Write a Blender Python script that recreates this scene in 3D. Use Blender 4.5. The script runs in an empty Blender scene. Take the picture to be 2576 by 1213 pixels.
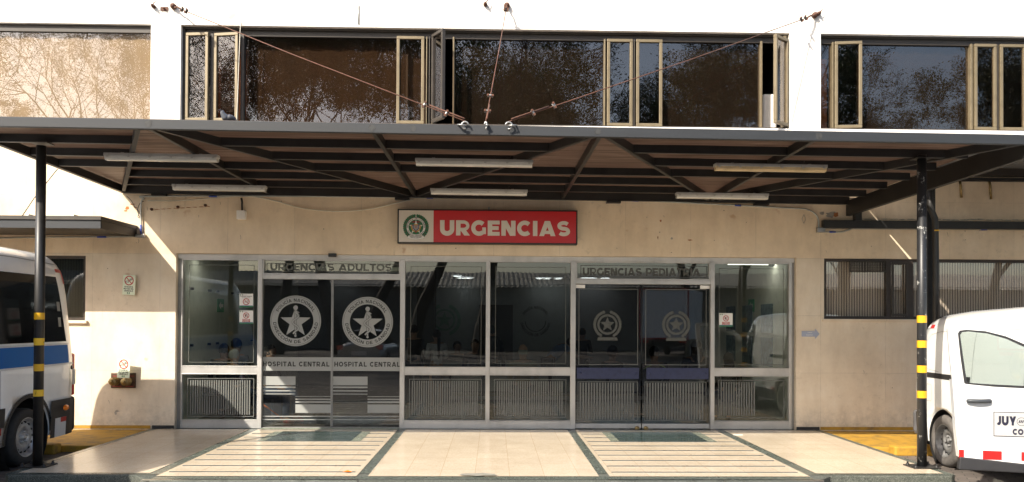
import bpy, bmesh, math, random
from mathutils import Vector, Matrix
R = math.radians
C = bpy.context.scene.collection
SC = bpy.context.scene

# ------------------------------------------------------------------ camera, sky, sun, exposure
CD = 12.4                      # camera to facade, metres (facade is the plane y = 0, platform top is z = 0)
YAW, PITCH, ROLL, SH, F = .02317, .01106, .00528, 181.6, 2020.0
camd = bpy.data.cameras.new('camera'); cam = bpy.data.objects.new('camera', camd); C.objects.link(cam)
camd.sensor_width = 36; camd.lens = F/2576*36; camd.shift_y = SH/2576; camd.clip_end = 600
CM = Matrix.Rotation(-YAW, 3, 'Z') @ Matrix.Rotation(math.pi/2+PITCH, 3, 'X') @ Matrix.Rotation(ROLL, 3, 'Z')
cam.matrix_world = Matrix.Translation((0, -CD, 1.66)) @ CM.to_4x4()
SC.camera = cam
SUN = Vector((3.08, 3.65, -3.70)).normalized()      # the way the light travels
ELEV = math.asin(-SUN.z); AZ = math.atan2(-SUN.x, -SUN.y)
w = bpy.data.worlds.new('World'); SC.world = w; w.use_nodes = True
nt = w.node_tree; sky = nt.nodes.new('ShaderNodeTexSky'); sky.sky_type = 'NISHITA'; sky.sun_disc = False
sky.sun_elevation = ELEV; sky.sun_rotation = AZ; sky.dust_density = 2.5; sky.air_density = 1.0
bg = nt.nodes['Background']; bg.inputs[1].default_value = .15
nt.links.new(sky.outputs[0], bg.inputs[0])
sd = bpy.data.lights.new('sun', 'SUN'); sd.energy = 4.0; sd.angle = R(.5); sd.color = (1, .91, .78)
so = bpy.data.objects.new('sun', sd); C.objects.link(so); so.rotation_euler = SUN.to_track_quat('-Z', 'Y').to_euler()
so.location = (-20, -30, 30)
SC.view_settings.view_transform = 'Standard'; SC.view_settings.look = 'None'
SC.view_settings.gamma = 1; SC.view_settings.exposure = 1.12
SC.cycles.use_denoising = True; SC.cycles.max_bounces = 9; SC.cycles.diffuse_bounces = 5
SC.cycles.transparent_max_bounces = 20; SC.cycles.sample_clamp_indirect = 6

def U(px, py, Y=0.0):
    """photo position (2576 wide) -> (x, z) on the vertical plane at depth Y"""
    v = CM @ Vector(((px-1288)/F, (-(py-606.5)+SH)/F, -1))
    t = (CD+Y)/v.y
    return v.x*t, 1.66+v.z*t
def UX(px, py, Y=0.0): return U(px, py, Y)[0]
def UZ(px, py, Y=0.0): return U(px, py, Y)[1]

# ------------------------------------------------------------------ materials
def nodes(name):
    m = bpy.data.materials.new(name); m.use_nodes = True
    t = m.node_tree
    return m, t, t.nodes['Principled BSDF']
def L(t, a, b): t.links.new(a, b)
def N(t, k, **kw):
    n = t.nodes.new('ShaderNode'+k)
    for a, b in kw.items(): setattr(n, a, b)
    return n
def coords(t, scale=(1, 1, 1), rot=(0, 0, 0), kind='Object'):
    tc = N(t, 'TexCoord'); mp = N(t, 'Mapping'); mp.inputs['Scale'].default_value = scale; mp.inputs['Rotation'].default_value = rot
    L(t, tc.outputs[kind], mp.inputs[0]); return mp.outputs[0]
def ramp(t, src, pts):
    r = N(t, 'ValToRGB'); e = r.color_ramp.elements
    while len(e) < len(pts): e.new(.5)
    for i, (p, c) in enumerate(pts): e[i].position = p; e[i].color = (*c, 1) if len(c) == 3 else c
    L(t, src, r.inputs[0]); return r.outputs[0]
def noise(t, vec, scale, detail=6, rough=.6):
    n = N(t, 'TexNoise'); n.inputs['Scale'].default_value = scale; n.inputs['Detail'].default_value = detail; n.inputs['Roughness'].default_value = rough
    L(t, vec, n.inputs['Vector']); return n.outputs['Fac']
def mix(t, fac, a, b, mode='MIX'):
    m = N(t, 'MixRGB', blend_type=mode)
    for s, v in ((m.inputs[0], fac), (m.inputs[1], a), (m.inputs[2], b)):
        if isinstance(v, (int, float)): s.default_value = v
        elif isinstance(v, tuple): s.default_value = (*v, 1) if len(v) == 3 else v
        else: L(t, v, s)
    return m.outputs[0]
def bump(t, p, src, strength=.2, dist=.01):
    b = N(t, 'Bump'); b.inputs['Strength'].default_value = strength; b.inputs['Distance'].default_value = dist
    L(t, src, b.inputs['Height']); L(t, b.outputs[0], p.inputs['Normal'])
def pm(name, col, rough=.6, metal=0, var=.12, scale=6, bmp=0, spec=None, dark=None, coat=0, emit=None, stretch=(1, 1, 1), rvar=0.1):
    """general painted / mineral / metal surface with uneven colour and gloss"""
    m, t, p = nodes(name)
    c = coords(t, stretch)
    f = noise(t, c, scale)
    d = dark or tuple(v*(1-3*var) if v*(1-3*var) > 0 else v*.3 for v in col)
    hi = tuple(min(1, v*(1+var)) for v in col)
    L(t, ramp(t, f, [(.25, d), (.5, col), (.75, hi)]), p.inputs['Base Color'])
    p.inputs['Roughness'].default_value = rough; p.inputs['Metallic'].default_value = metal
    if rvar:
        g = N(t, 'MapRange'); L(t, f, g.inputs[0]); g.inputs[3].default_value = max(0, rough-rvar); g.inputs[4].default_value = min(1, rough+rvar)
        L(t, g.outputs[0], p.inputs['Roughness'])
    if coat: p.inputs['Coat Weight'].default_value = coat; p.inputs['Coat Roughness'].default_value = .05
    if bmp: bump(t, p, noise(t, c, scale*8), bmp, .01)
    if spec is not None: p.inputs['Specular IOR Level'].default_value = spec
    if emit: p.inputs['Emission Color'].default_value = (*emit[0], 1); p.inputs['Emission Strength'].default_value = emit[1]
    return m
def glass(name, a, tint, rough=0.0):
    m = bpy.data.materials.new(name); m.use_nodes = True; t = m.node_tree
    t.nodes.remove(t.nodes['Principled BSDF']); out = t.nodes['Material Output']
    lw = N(t, 'LayerWeight'); lw.inputs[0].default_value = .5
    pw = N(t, 'Math', operation='POWER'); L(t, lw.outputs['Facing'], pw.inputs[0]); pw.inputs[1].default_value = 4
    mr = N(t, 'MapRange'); L(t, pw.outputs[0], mr.inputs[0]); mr.inputs[3].default_value = a; mr.inputs[4].default_value = 1
    tr = N(t, 'BsdfTransparent'); tr.inputs[0].default_value = (*tint, 1)
    gl = N(t, 'BsdfGlossy'); gl.inputs['Roughness'].default_value = rough; gl.inputs[0].default_value = (1, 1, 1, 1)
    c = coords(t); b = N(t, 'Bump'); b.inputs['Strength'].default_value = .05; b.inputs['Distance'].default_value = .02
    L(t, noise(t, c, 1.1, 1), b.inputs['Height']); L(t, b.outputs[0], gl.inputs['Normal'])
    mx = N(t, 'MixShader'); L(t, mr.outputs[0], mx.inputs[0]); L(t, tr.outputs[0], mx.inputs[1]); L(t, gl.outputs[0], mx.inputs[2])
    L(t, mx.outputs[0], out.inputs[0]); return m

def wall_mat(name, base, hi, seamdark=.82, two=False):
    m, t, p = nodes(name)
    tc = N(t, 'TexCoord'); sx = N(t, 'SeparateXYZ'); cb = N(t, 'CombineXYZ')
    L(t, tc.outputs['Object'], sx.inputs[0]); L(t, sx.outputs[0], cb.inputs[0]); L(t, sx.outputs[2], cb.inputs[1])
    v = cb.outputs[0]
    br = N(t, 'TexBrick'); L(t, v, br.inputs['Vector']); br.offset = .0
    br.inputs['Scale'].default_value = 1; br.inputs['Brick Width'].default_value = 1.02; br.inputs['Row Height'].default_value = .8917
    br.inputs['Mortar Size'].default_value = .0045; br.inputs['Mortar Smooth'].default_value = .2; br.inputs['Bias'].default_value = 0
    br.inputs['Color1'].default_value = (1, 1, 1, 1); br.inputs['Color2'].default_value = (.9, .89, .88, 1); br.inputs['Mortar'].default_value = (seamdark,)*3+(1,)
    col = ramp(t, noise(t, v, 1.3, 8, .65), [(.28, tuple(b*.86 for b in base)), (.5, base), (.72, hi)])
    col = mix(t, ramp(t, noise(t, v, 2.3, 6, .7), [(.38, (.12,)*3), (.62, (1, 1, 1))]), col, mix(t, 1, col, br.outputs['Color'], 'MULTIPLY'))
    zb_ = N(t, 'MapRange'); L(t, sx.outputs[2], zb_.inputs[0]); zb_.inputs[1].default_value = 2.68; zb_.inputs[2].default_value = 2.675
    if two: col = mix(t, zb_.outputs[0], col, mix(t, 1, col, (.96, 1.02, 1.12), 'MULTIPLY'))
    sx2 = N(t, 'Mapping'); sx2.inputs['Scale'].default_value = (2.6, .8, 1); L(t, v, sx2.inputs[0])
    st = ramp(t, noise(t, sx2.outputs[0], 1.6, 9, .7), [(.42, (0, 0, 0)), (.72, (1, 1, 1))])
    col = mix(t, mix(t, 1, st, (.34, .34, .34), 'MULTIPLY'), col, tuple(b*v_ for b, v_ in zip(base, (.62, .58, .54))))
    # grimy foot of the wall
    gr = N(t, 'MapRange'); L(t, sx.outputs[2], gr.inputs[0]); gr.inputs[1].default_value = .50; gr.inputs[2].default_value = -.02
    gm = N(t, 'Math', operation='MULTIPLY'); L(t, gr.outputs[0], gm.inputs[0])
    L(t, ramp(t, noise(t, v, 6.5, 12, .8), [(.42, (0, 0, 0)), (.75, (.75, .75, .75))]), gm.inputs[1])
    col = mix(t, gm.outputs[0], col, (.13, .12, .10))
    # greyish weather patches with hard edges and vertical drip marks
    mp3 = N(t, 'Mapping'); mp3.inputs['Scale'].default_value = (9, .9, 1); L(t, v, mp3.inputs[0])
    dr = ramp(t, noise(t, mp3.outputs[0], 1.0, 12, .8), [(.60, (0, 0, 0)), (.68, (1, 1, 1))])
    pa = ramp(t, noise(t, v, .9, 3, .5), [(.45, (0, 0, 0)), (.6, (1, 1, 1))])
    col = mix(t, mix(t, 1, mix(t, 1, dr, pa, 'MULTIPLY'), (.75, .75, .75), 'MULTIPLY'), col, tuple(b*.5 for b in base))
    sp = ramp(t, noise(t, v, 7, 14, .85), [(.54, (0, 0, 0)), (.64, (1, 1, 1))])
    col = mix(t, mix(t, 1, mix(t, 1, sp, pa, 'MULTIPLY'), (.6, .6, .6), 'MULTIPLY'), col, tuple(b*.55 for b in base))
    # rust coloured spots
    ru = ramp(t, noise(t, v, 3.1, 3, .5), [(.70, (0, 0, 0)), (.75, (1, 1, 1))])
    col = mix(t, mix(t, 1, ru, (.45, .45, .45), 'MULTIPLY'), col, (.42, .19, .06))
    L(t, col, p.inputs['Base Color']); p.inputs['Roughness'].default_value = .75
    bump(t, p, noise(t, v, 26, 8, .7), .12, .01)
    return m
def terrazzo(name, a, b, c_, scale=60, rough=.13, tiles=False):
    m, t, p = nodes(name)
    c = coords(t)
    vo = N(t, 'TexVoronoi'); vo.inputs['Scale'].default_value = scale; L(t, c, vo.inputs['Vector'])
    col = ramp(t, vo.outputs['Color'], [(.1, a), (.5, b), (.9, c_)])
    big = noise(t, c, 2.2, 7)
    col = mix(t, 1, col, ramp(t, big, [(.3, (.94, .93, .91)), (.65, (1, 1, 1))]), 'MULTIPLY')
    if tiles:
        br = N(t, 'TexBrick'); mp = N(t, 'Mapping'); mp.inputs['Location'].default_value = (.19, 0, 0); L(t, c, mp.inputs[0]); L(t, mp.outputs[0], br.inputs['Vector']); br.offset = 0
        br.inputs['Scale'].default_value = 1; br.inputs['Brick Width'].default_value = .375; br.inputs['Row Height'].default_value = .375
        br.inputs['Mortar Size'].default_value = .0022; br.inputs['Mortar Smooth'].default_value = .1; br.inputs['Color1'].default_value = (1, 1, 1, 1); br.inputs['Color2'].default_value = (.93, .92, .91, 1)
        br.inputs['Mortar'].default_value = (.66, .55, .42, 1)
        col = mix(t, 1, col, br.outputs['Color'], 'MULTIPLY')
    L(t, col, p.inputs['Base Color'])
    g = N(t, 'MapRange'); L(t, big, g.inputs[0]); g.inputs[3].default_value = rough*.5; g.inputs[4].default_value = rough*1.9; L(t, g.outputs[0], p.inputs['Roughness'])
    return m

M = {}
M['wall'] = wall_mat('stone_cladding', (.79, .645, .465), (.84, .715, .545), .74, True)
M['wall_up'] = wall_mat('painted_cladding', (.80, .77, .71), (.84, .81, .76), .9)
M['white_paint'] = pm('white_paint', (.82, .80, .76), .55, var=.03)
M['tile'] = terrazzo('cream_terrazzo', (.60, .50, .365), (.68, .58, .44), (.72, .63, .50), 90, .15, True)
M['green'] = terrazzo('green_terrazzo', (.035, .045, .038), (.08, .095, .08), (.22, .25, .21), 130, .22)
M['greenrough'] = terrazzo('green_washed_granite', (.03, .035, .03), (.075, .085, .072), (.17, .18, .155), 150, .8)
M['greendark'] = terrazzo('dark_green_terrazzo', (.012, .026, .024), (.02, .042, .038), (.12, .16, .145), 160, .12)
M['greenpale'] = terrazzo('pale_green_terrazzo', (.14, .16, .12), (.22, .25, .19), (.38, .4, .32), 160, .2)
M['brass'] = pm('metal_strip', (.16, .18, .18), .3, .8, .15)
M['steelstrip'] = pm('bright_strip', (.62, .62, .58), .3, 1, .1)
M['alu'] = pm('anodised_aluminium', (.50, .49, .47), .42, .35, .09, 3, stretch=(1, 1, .6))
M['alu_dark'] = pm('shaded_aluminium', (.30, .30, .29), .45, .4, .08)  # darker aluminium tone for jambs, door edges and small fittings
M['bronze'] = pm('gold_anodised_frame', (.175, .14, .085), .42, .25, .07)
M['bronze_d'] = pm('brown_anodised_frame', (.038, .031, .024), .5, .0, .1)
M['black_steel'] = pm('black_painted_steel', (.018, .017, .016), .45, 0, .2, 5)
M['post'] = None
M['fascia'] = pm('weathered_dark_steel', (.019, .022, .026), .6, .0, .2, 4, stretch=(.4, 1, 4), dark=(.018, .02, .022))
M['glass'] = glass('clear_glass', .045, (.90, .93, .89))
M['glass_dim'] = glass('dusty_glass', .05, (.62, .65, .62))  # tint darkened to make middle bays and the left window look dimmer
M['glass_door'] = glass('smoked_door_glass', .06, (.55, .57, .56))
M['glass_clear'] = glass('plain_window_glass', .07, (.97, .95, .92))
M['glass_up'] = glass('bronze_solar_glass', .068, (.72, .66, .60))
M['curtain_dark'] = pm('dark_curtain', (.022, .018, .015), .95, var=.06, scale=1.5)  # dark sheet standing in for the dim rooms behind the right hand panes
M['curtain_cream'] = pm('cream_curtain', (.29, .225, .15), .9, var=.05, scale=2)
M['curtain_brown'] = pm('brown_curtain', (.075, .052, .036), .95, var=.06, scale=1.5)
M['curtain_orange'] = pm('orange_curtain', (.42, .20, .10), .95, var=.08, scale=2)
M['roomback'] = pm('room_back_paint', (.26, .27, .27), .8, var=.05)  # same room paint darkened so back wall and ceiling look dimmer
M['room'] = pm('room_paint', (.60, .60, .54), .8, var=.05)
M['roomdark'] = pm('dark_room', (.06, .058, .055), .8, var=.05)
M['film'] = pm('frosted_film', (.30, .31, .30), .65, var=.03)
M['film_dim'] = pm('etched_film', (.15, .155, .145), .7, var=.03)
M['film_etch'] = pm('etched_badge', (.075, .078, .07), .6, var=.2, scale=30)
M['film_faint'] = pm('faint_etching', (.11, .115, .10), .6, var=.05)
M['ink'] = pm('black_ink', (.015, .015, .015), .4, var=.05)
M['ink_red'] = pm('red_ink', (.42, .008, .008), .4, var=.03)
M['sign_red'] = pm('sign_red', (.50, .010, .014), .32, var=.05, scale=2)
M['sign_white'] = pm('sign_cream', (.66, .61, .53), .35, var=.02, scale=2)
M['sgreen'] = pm('emblem_green', (.02, .15, .06), .4, var=.1)
M['sgold'] = pm('emblem_gold', (.50, .30, .06), .4, var=.1)
M['smaroon'] = pm('emblem_maroon', (.20, .03, .03), .4, var=.1)
M['sblue'] = pm('emblem_blue', (.06, .08, .2), .4, var=.1)
M['paper'] = pm('paper_white', (.75, .74, .70), .5, var=.02)
M['paper_green'] = pm('luminous_paper', (.70, .78, .62), .5, var=.02)
M['blue_metal'] = pm('navy_push_plate', (.025, .032, .085), .4, var=.12, scale=14)
M['yellow'] = pm('yellow_road_paint', (.42, .235, .025), .75, var=.2, scale=5, dark=(.12, .08, .035), bmp=.3)
M['yellowtape'] = pm('yellow_tape', (.66, .36, .01), .4, var=.06)
M['conduit'] = pm('grey_conduit', (.42, .43, .40), .45, .4, .1)
M['cable'] = pm('cream_cable', (.62, .58, .48), .6, var=.05)
M['bluetape'] = pm('blue_tape', (.03, .07, .35), .5, var=.05)
M['rust'] = pm('rusted_wire', (.10, .04, .022), .75, 0, .25, 30)
M['galv'] = pm('galvanised_clamp', (.34, .34, .33), .4, .7, .15, 20)
M['lampbody'] = pm('grey_lamp_housing', (.42, .42, .40), .5, var=.06)
M['lampdiff'] = pm('lamp_diffuser', (.62, .62, .58), .25, var=.05, coat=.4)
M['lampdiffY'] = pm('yellowed_diffuser', (.62, .47, .26), .3, var=.15, coat=.3)
M['vanwhite'] = pm('white_car_paint', (.72, .73, .72), .3, 0, .015, 2, coat=1, rvar=.02)
M['ambwhite'] = pm('ambulance_white_paint', (.86, .87, .87), .35, 0, .03, 2, coat=.8, rvar=.02)
M['ambblue'] = pm('blue_stripe_paint', (.004, .12, .40), .5, 0, .02, 2, spec=.2)
M['carglass'] = pm('dark_tinted_glass', (.006, .006, .007), .06, 0, .02, 2, rvar=0, spec=.25)
M['plastic'] = pm('black_bumper_plastic', (.022, .022, .024), .55, 0, .12, 8)
M['rubber'] = pm('tyre_rubber', (.035, .033, .031), .85, 0, .15, 20, bmp=.3)
M['tyredusty'] = pm('dusty_tyre_rubber', (.12, .11, .10), .9, 0, .15, 12, bmp=.4)
M['rim'] = pm('silver_steel_rim', (.45, .45, .45), .42, .5, .15, 12, dark=(.22, .21, .2))
M['rimdirty'] = pm('scratched_grey_rim', (.20, .20, .195), .5, .4, .3, 9, dark=(.08, .08, .08))
M['redlens'] = pm('red_lens', (.45, .012, .015), .15, 0, .05, 6, coat=1)
M['clearlens'] = pm('clear_lens', (.55, .52, .5), .15, 0, .05, 6, coat=1)
M['orangelens'] = pm('orange_lens', (.85, .2, .01), .2, 0, .05, 6)
M['redtape'] = pm('red_reflective_tape', (.42, .014, .012), .4, 0, .04, 8)
M['silvertape'] = pm('silver_reflective_tape', (.62, .63, .64), .4, 0, .04, 8)
M['silvercar'] = pm('silver_car_paint', (.30, .31, .33), .3, .5, .02, 2, coat=1)
M['doorglass'] = glass('greenish_car_glass', .07, (.78, .835, .82))
M['brassfit'] = pm('aged_brass', (.30, .22, .10), .4, .8, .3, 15)
M['skin1'] = pm('tan_skin', (.36, .20, .13), .55, var=.04)
M['skin2'] = pm('fair_skin', (.55, .33, .24), .55, var=.04)
M['hair'] = pm('black_hair', (.012, .010, .009), .9, var=.1)
M['hairgrey'] = pm('grey_hair', (.40, .39, .37), .6, var=.1)
def cloth(n, c): 
    M[n] = pm(n, c, .85, var=.08, scale=10); return M[n]
for n, c in (('white_cloth', (.55, .55, .6)), ('navy_cloth', (.02, .025, .05)), ('black_cloth', (.015, .015, .016)), ('blue_cloth', (.22, .30, .5)), ('beige_cloth', (.33, .29, .22)), ('jeans_cloth', (.06, .09, .16)), ('red_cloth', (.35, .03, .03)), ('grey_cloth', (.12, .12, .12))): cloth(n, c)
M['leaf'] = pm('leaf_green', (.055, .075, .025), .6, var=.25, scale=2)
M['leafb'] = pm('leaf_olive', (.075, .075, .03), .6, var=.25, scale=2)
M['bark'] = pm('bark', (.09, .07, .055), .9, var=.25, scale=6)
M['bird'] = pm('pigeon_feathers', (.10, .11, .13), .6, var=.2, scale=30)

def chip_mat():
    m, t, p = nodes('chipped_black_paint')
    c = coords(t)
    a = ramp(t, noise(t, c, 11, 9, .75), [(.60, (.016, .017, .019)), (.63, (.36, .36, .34))])
    L(t, a, p.inputs['Base Color']); p.inputs['Roughness'].default_value = .42
    return m
M['chip'] = chip_mat()
def sheet_mat():
    m, t, p = nodes('bronze_polycarbonate'); out = t.nodes['Material Output']
    c = coords(t, (.35, 9, 1))
    col = ramp(t, noise(t, c, 3, 5), [(.3, (.17, .125, .10)), (.6, (.32, .245, .20)), (.8, (.52, .42, .35))])
    p.inputs['Roughness'].default_value = .16; L(t, mix(t, 1, col, (.5, .5, .5), 'MULTIPLY'), p.inputs['Base Color'])
    wv = N(t, 'TexWave'); wv.bands_direction = 'Y'; wv.inputs['Scale'].default_value = 14; wv.inputs['Distortion'].default_value = 0
    L(t, coords(t), wv.inputs['Vector']); bump(t, p, wv.outputs['Fac'], .25, .006)
    tl = N(t, 'BsdfTranslucent'); L(t, col, tl.inputs[0])
    mx = N(t, 'MixShader'); mx.inputs[0].default_value = .50; L(t, p.outputs[0], mx.inputs[1]); L(t, tl.outputs[0], mx.inputs[2]); L(t, mx.outputs[0], out.inputs[0])
    return m
M['sheet'] = sheet_mat()
def street_mat():
    m, t, p = nodes('block_paving')
    c = coords(t, (1, 1, 1), (0, 0, R(24)))
    br = N(t, 'TexBrick'); L(t, c, br.inputs['Vector']); br.inputs['Scale'].default_value = 1
    br.inputs['Brick Width'].default_value = .21; br.inputs['Row Height'].default_value = .105; br.inputs['Mortar Size'].default_value = .006
    br.inputs['Color1'].default_value = (.17, .145, .125, 1); br.inputs['Color2'].default_value = (.11, .095, .085, 1); br.inputs['Mortar'].default_value = (.05, .045, .04, 1)
    col = mix(t, 1, br.outputs['Color'], ramp(t, noise(t, c, 1.4, 8), [(.3, (.6, .6, .6)), (.7, (1.1, 1.08, 1.05))]), 'MULTIPLY')
    L(t, col, p.inputs['Base Color']); p.inputs['Roughness'].default_value = .85
    bump(t, p, br.outputs['Fac'], -.4, .008); return m
M['street'] = street_mat()
def tape_mat():
    m, t, p = nodes('peeling_yellow_tape'); c = coords(t)
    L(t, ramp(t, noise(t, c, 9, 6, .7), [(.34, (.02, .02, .02)), (.37, (.72, .44, .02))]), p.inputs['Base Color']); p.inputs['Roughness'].default_value = .45
    return m
M['peel'] = tape_mat()
def ribbed(k=1):
    m, t, p = nodes('ribbed_blind'); c = coords(t)
    wv = N(t, 'TexWave'); wv.bands_direction = 'X'; wv.inputs['Scale'].default_value = 7.6; L(t, c, wv.inputs['Vector'])
    L(t, ramp(t, wv.outputs['Fac'], [(.0, (.05, .045, .04)), (.14, (.07, .06, .055)), (.26, (.52*k, .48*k, .43*k))]), p.inputs['Base Color'])
    p.inputs['Roughness'].default_value = .6; bump(t, p, wv.outputs['Fac'], .5, .01); return m
M['ribbed'] = ribbed(); M['ribbed_dark'] = ribbed(.2)  # second blind is darkened to carry the shade under the small left canopy

# ------------------------------------------------------------------ object helpers
def tag(o, label=None, cat=None, group=None, kind=None):
    if label: o['label'] = label
    if cat: o['category'] = cat
    if group: o['group'] = group
    if kind: o['kind'] = kind
    return o
def thing(name, label, cat, loc=(0, 0, 0), rz=0, group=None):
    o = bpy.data.objects.new(name, None); C.objects.link(o); o.location = loc; o.rotation_euler = (0, 0, rz); o.empty_display_size = .2
    return tag(o, label, cat, group)
def obj(name, bm, mat, parent=None, smooth=False, bev=0):
    me = bpy.data.meshes.new(name)
    bm.normal_update(); bm.to_mesh(me); bm.free()
    for m in (mat if isinstance(mat, (list, tuple)) else [mat]): me.materials.append(m)
    o = bpy.data.objects.new(name, me); C.objects.link(o)
    if parent: o.parent = parent
    if smooth:
        for f in me.polygons: f.use_smooth = True
    if bev:
        b = o.modifiers.new('bevel', 'BEVEL'); b.width = bev; b.segments = 2; b.limit_method = 'ANGLE'; b.angle_limit = R(40)
    return o
def NB(): return bmesh.new()
def box(bm, x0, x1, y0, y1, z0, z1, mi=0):
    v = [bm.verts.new((x, y, z)) for x in (x0, x1) for y in (y0, y1) for z in (z0, z1)]
    for q in ((0, 1, 3, 2), (4, 6, 7, 5), (0, 4, 5, 1), (2, 3, 7, 6), (0, 2, 6, 4), (1, 5, 7, 3)):
        bm.faces.new([v[i] for i in q]).material_index = mi
    return bm
def beam(bm, a, b, w_, h, mi=0):
    """box beam whose top centre line runs a-b, w wide, h deep, vertical sides"""
    a, b = Vector(a), Vector(b); d = (b-a); s = Vector((-d.y, d.x, 0)).normalized()*w_/2; dn = Vector((0, 0, -h))
    v = [bm.verts.new(p) for p in (a-s, a+s, a+s+dn, a-s+dn, b-s, b+s, b+s+dn, b-s+dn)]
    for q in ((0, 1, 2, 3), (7, 6, 5, 4), (0, 4, 5, 1), (1, 5, 6, 2), (2, 6, 7, 3), (3, 7, 4, 0)): bm.faces.new([v[i] for i in q]).material_index = mi
    return bm
def tube(bm, pts, r, n=8, cap=True, mi=0):
    pts = [Vector(p) for p in pts]; rs = r if isinstance(r, (list, tuple)) else [r]*len(pts)
    rings = []; up = None
    for i, p in enumerate(pts):
        d = (pts[min(i+1, len(pts)-1)]-pts[max(i-1, 0)]).normalized()
        if up is None: up = Vector((0, 0, 1)) if abs(d.z) < .9 else Vector((1, 0, 0))
        a = d.cross(up).normalized(); b = a.cross(d).normalized(); up = b
        rings.append([bm.verts.new(p+(a*math.cos(2*math.pi*k/n)+b*math.sin(2*math.pi*k/n))*rs[i]) for k in range(n)])
    for q, s in zip(rings, rings[1:]):
        for k in range(n):
            f = bm.faces.new((q[k], q[(k+1) % n], s[(k+1) % n], s[k])); f.smooth = True; f.material_index = mi
    if cap:
        bm.faces.new(rings[0][::-1]).material_index = mi; bm.faces.new(rings[-1]).material_index = mi
    return bm
def bez(pts, n=8):
    """smooth (Catmull-Rom) line through points"""
    P = [Vector(p) for p in pts]; P = [2*P[0]-P[1]]+P+[2*P[-1]-P[-2]]; out = []
    for i in range(1, len(P)-2):
        for k in range(n):
            t = k/n; a, b, c, d = P[i-1:i+3]
            out.append(.5*((2*b)+(c-a)*t+(2*a-5*b+4*c-d)*t*t+(3*b-a-3*c+d)*t**3))
    out.append(P[-2]); return out
def lathe(bm, prof, n=32, axis='y', o=(0, 0, 0), mi=0):
    o = Vector(o); rings = []
    for r, a in prof:
        ring = []
        for k in range(n):
            t = 2*math.pi*k/n; c, s = math.cos(t)*r, math.sin(t)*r
            ring.append(bm.verts.new(o+(Vector((c, a, s)) if axis == 'y' else Vector((c, s, a)))))
        rings.append(ring)
    for q, s in zip(rings, rings[1:]):
        for k in range(n):
            f = bm.faces.new((q[k], q[(k+1) % n], s[(k+1) % n], s[k])); f.smooth = True; f.material_index = mi
    return bm
def poly(bm, pts, y, mi=0):
    """flat polygon in the facade direction (faces -y) from (x, z) points"""
    f = bm.faces.new([bm.verts.new((x, y, z)) for x, z in pts]); f.normal_update()
    if f.normal.y > 0: f.normal_flip()
    f.material_index = mi; return bm
def disc(bm, cx, cz, r, y, n=32, mi=0): return poly(bm, [(cx+r*math.cos(2*math.pi*k/n), cz+r*math.sin(2*math.pi*k/n)) for k in range(n)], y, mi)
def ring(bm, cx, cz, r0, r1, y, n=48, a0=0, a1=360, mi=0):
    st = [R(a0+(a1-a0)*k/n) for k in range(n+1)]
    for s, e in zip(st, st[1:]):
        poly(bm, [(cx+r0*math.cos(s), cz+r0*math.sin(s)), (cx+r1*math.cos(s), cz+r1*math.sin(s)), (cx+r1*math.cos(e), cz+r1*math.sin(e)), (cx+r0*math.cos(e), cz+r0*math.sin(e))], y, mi)
    return bm
def rect(bm, x0, x1, z0, z1, y, mi=0): return poly(bm, [(x0, z0), (x1, z0), (x1, z1), (x0, z1)], y, mi)
def outline(bm, x0, x1, z0, z1, y, w_=.012, mi=0):
    rect(bm, x0, x1, z0, z0+w_, y, mi); rect(bm, x0, x1, z1-w_, z1, y, mi); rect(bm, x0, x0+w_, z0+w_, z1-w_, y, mi); rect(bm, x1-w_, x1, z0+w_, z1-w_, y, mi)
def line_poly(bm, pts, w_, y, mi=0):
    for (ax, az), (bx, bz) in zip(pts, pts[1:]):
        d = Vector((bx-ax, bz-az)); 
        if d.length < 1e-6: continue
        n = Vector((-d.y, d.x)).normalized()*w_/2
        poly(bm, [(ax+n.x, az+n.y), (bx+n.x, bz+n.y), (bx-n.x, bz-n.y), (ax-n.x, az-n.y)], y, mi)
def star(bm, cx, cz, r, y, ri=.40, mi=0, n=5, rot=90):
    pts = []
    for k in range(2*n):
        q = r if k % 2 == 0 else r*ri; a = R(rot+180/n*k); pts.append((cx+q*math.cos(a), cz+q*math.sin(a)))
    c = bm.verts.new((cx, y, cz)); vs = [bm.verts.new((x, y, z)) for x, z in pts]
    for a, b in zip(vs, vs[1:]+vs[:1]):
        f = bm.faces.new((c, a, b)); f.normal_update(); f.material_index = mi
        if f.normal.y > 0: f.normal_flip()
_tc = {}
def textverts(s, bold=0.0, res=3):
    """mesh data of a line of text in its own plane: verts (x, y) and faces, baseline at 0, cap height about 1"""
    key = (s, bold, res)
    if key in _tc: return _tc[key]
    cu = bpy.data.curves.new('lettering', 'FONT'); cu.body = s; cu.size = 1.0; cu.offset = bold; cu.resolution_u = res; cu.fill_mode = 'FRONT'
    to = bpy.data.objects.new('lettering', cu); C.objects.link(to)
    bpy.context.view_layer.update()
    me = to.to_mesh()
    vs = [(v.co.x, v.co.y) for v in me.vertices]; fs = [tuple(p.vertices) for p in me.polygons]
    to.to_mesh_clear(); bpy.data.objects.remove(to); bpy.data.curves.remove(cu)
    xs = [v[0] for v in vs]; ys = [v[1] for v in vs]
    _tc[key] = (vs, fs, min(xs), max(xs), min(ys), max(ys)); return _tc[key]
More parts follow.
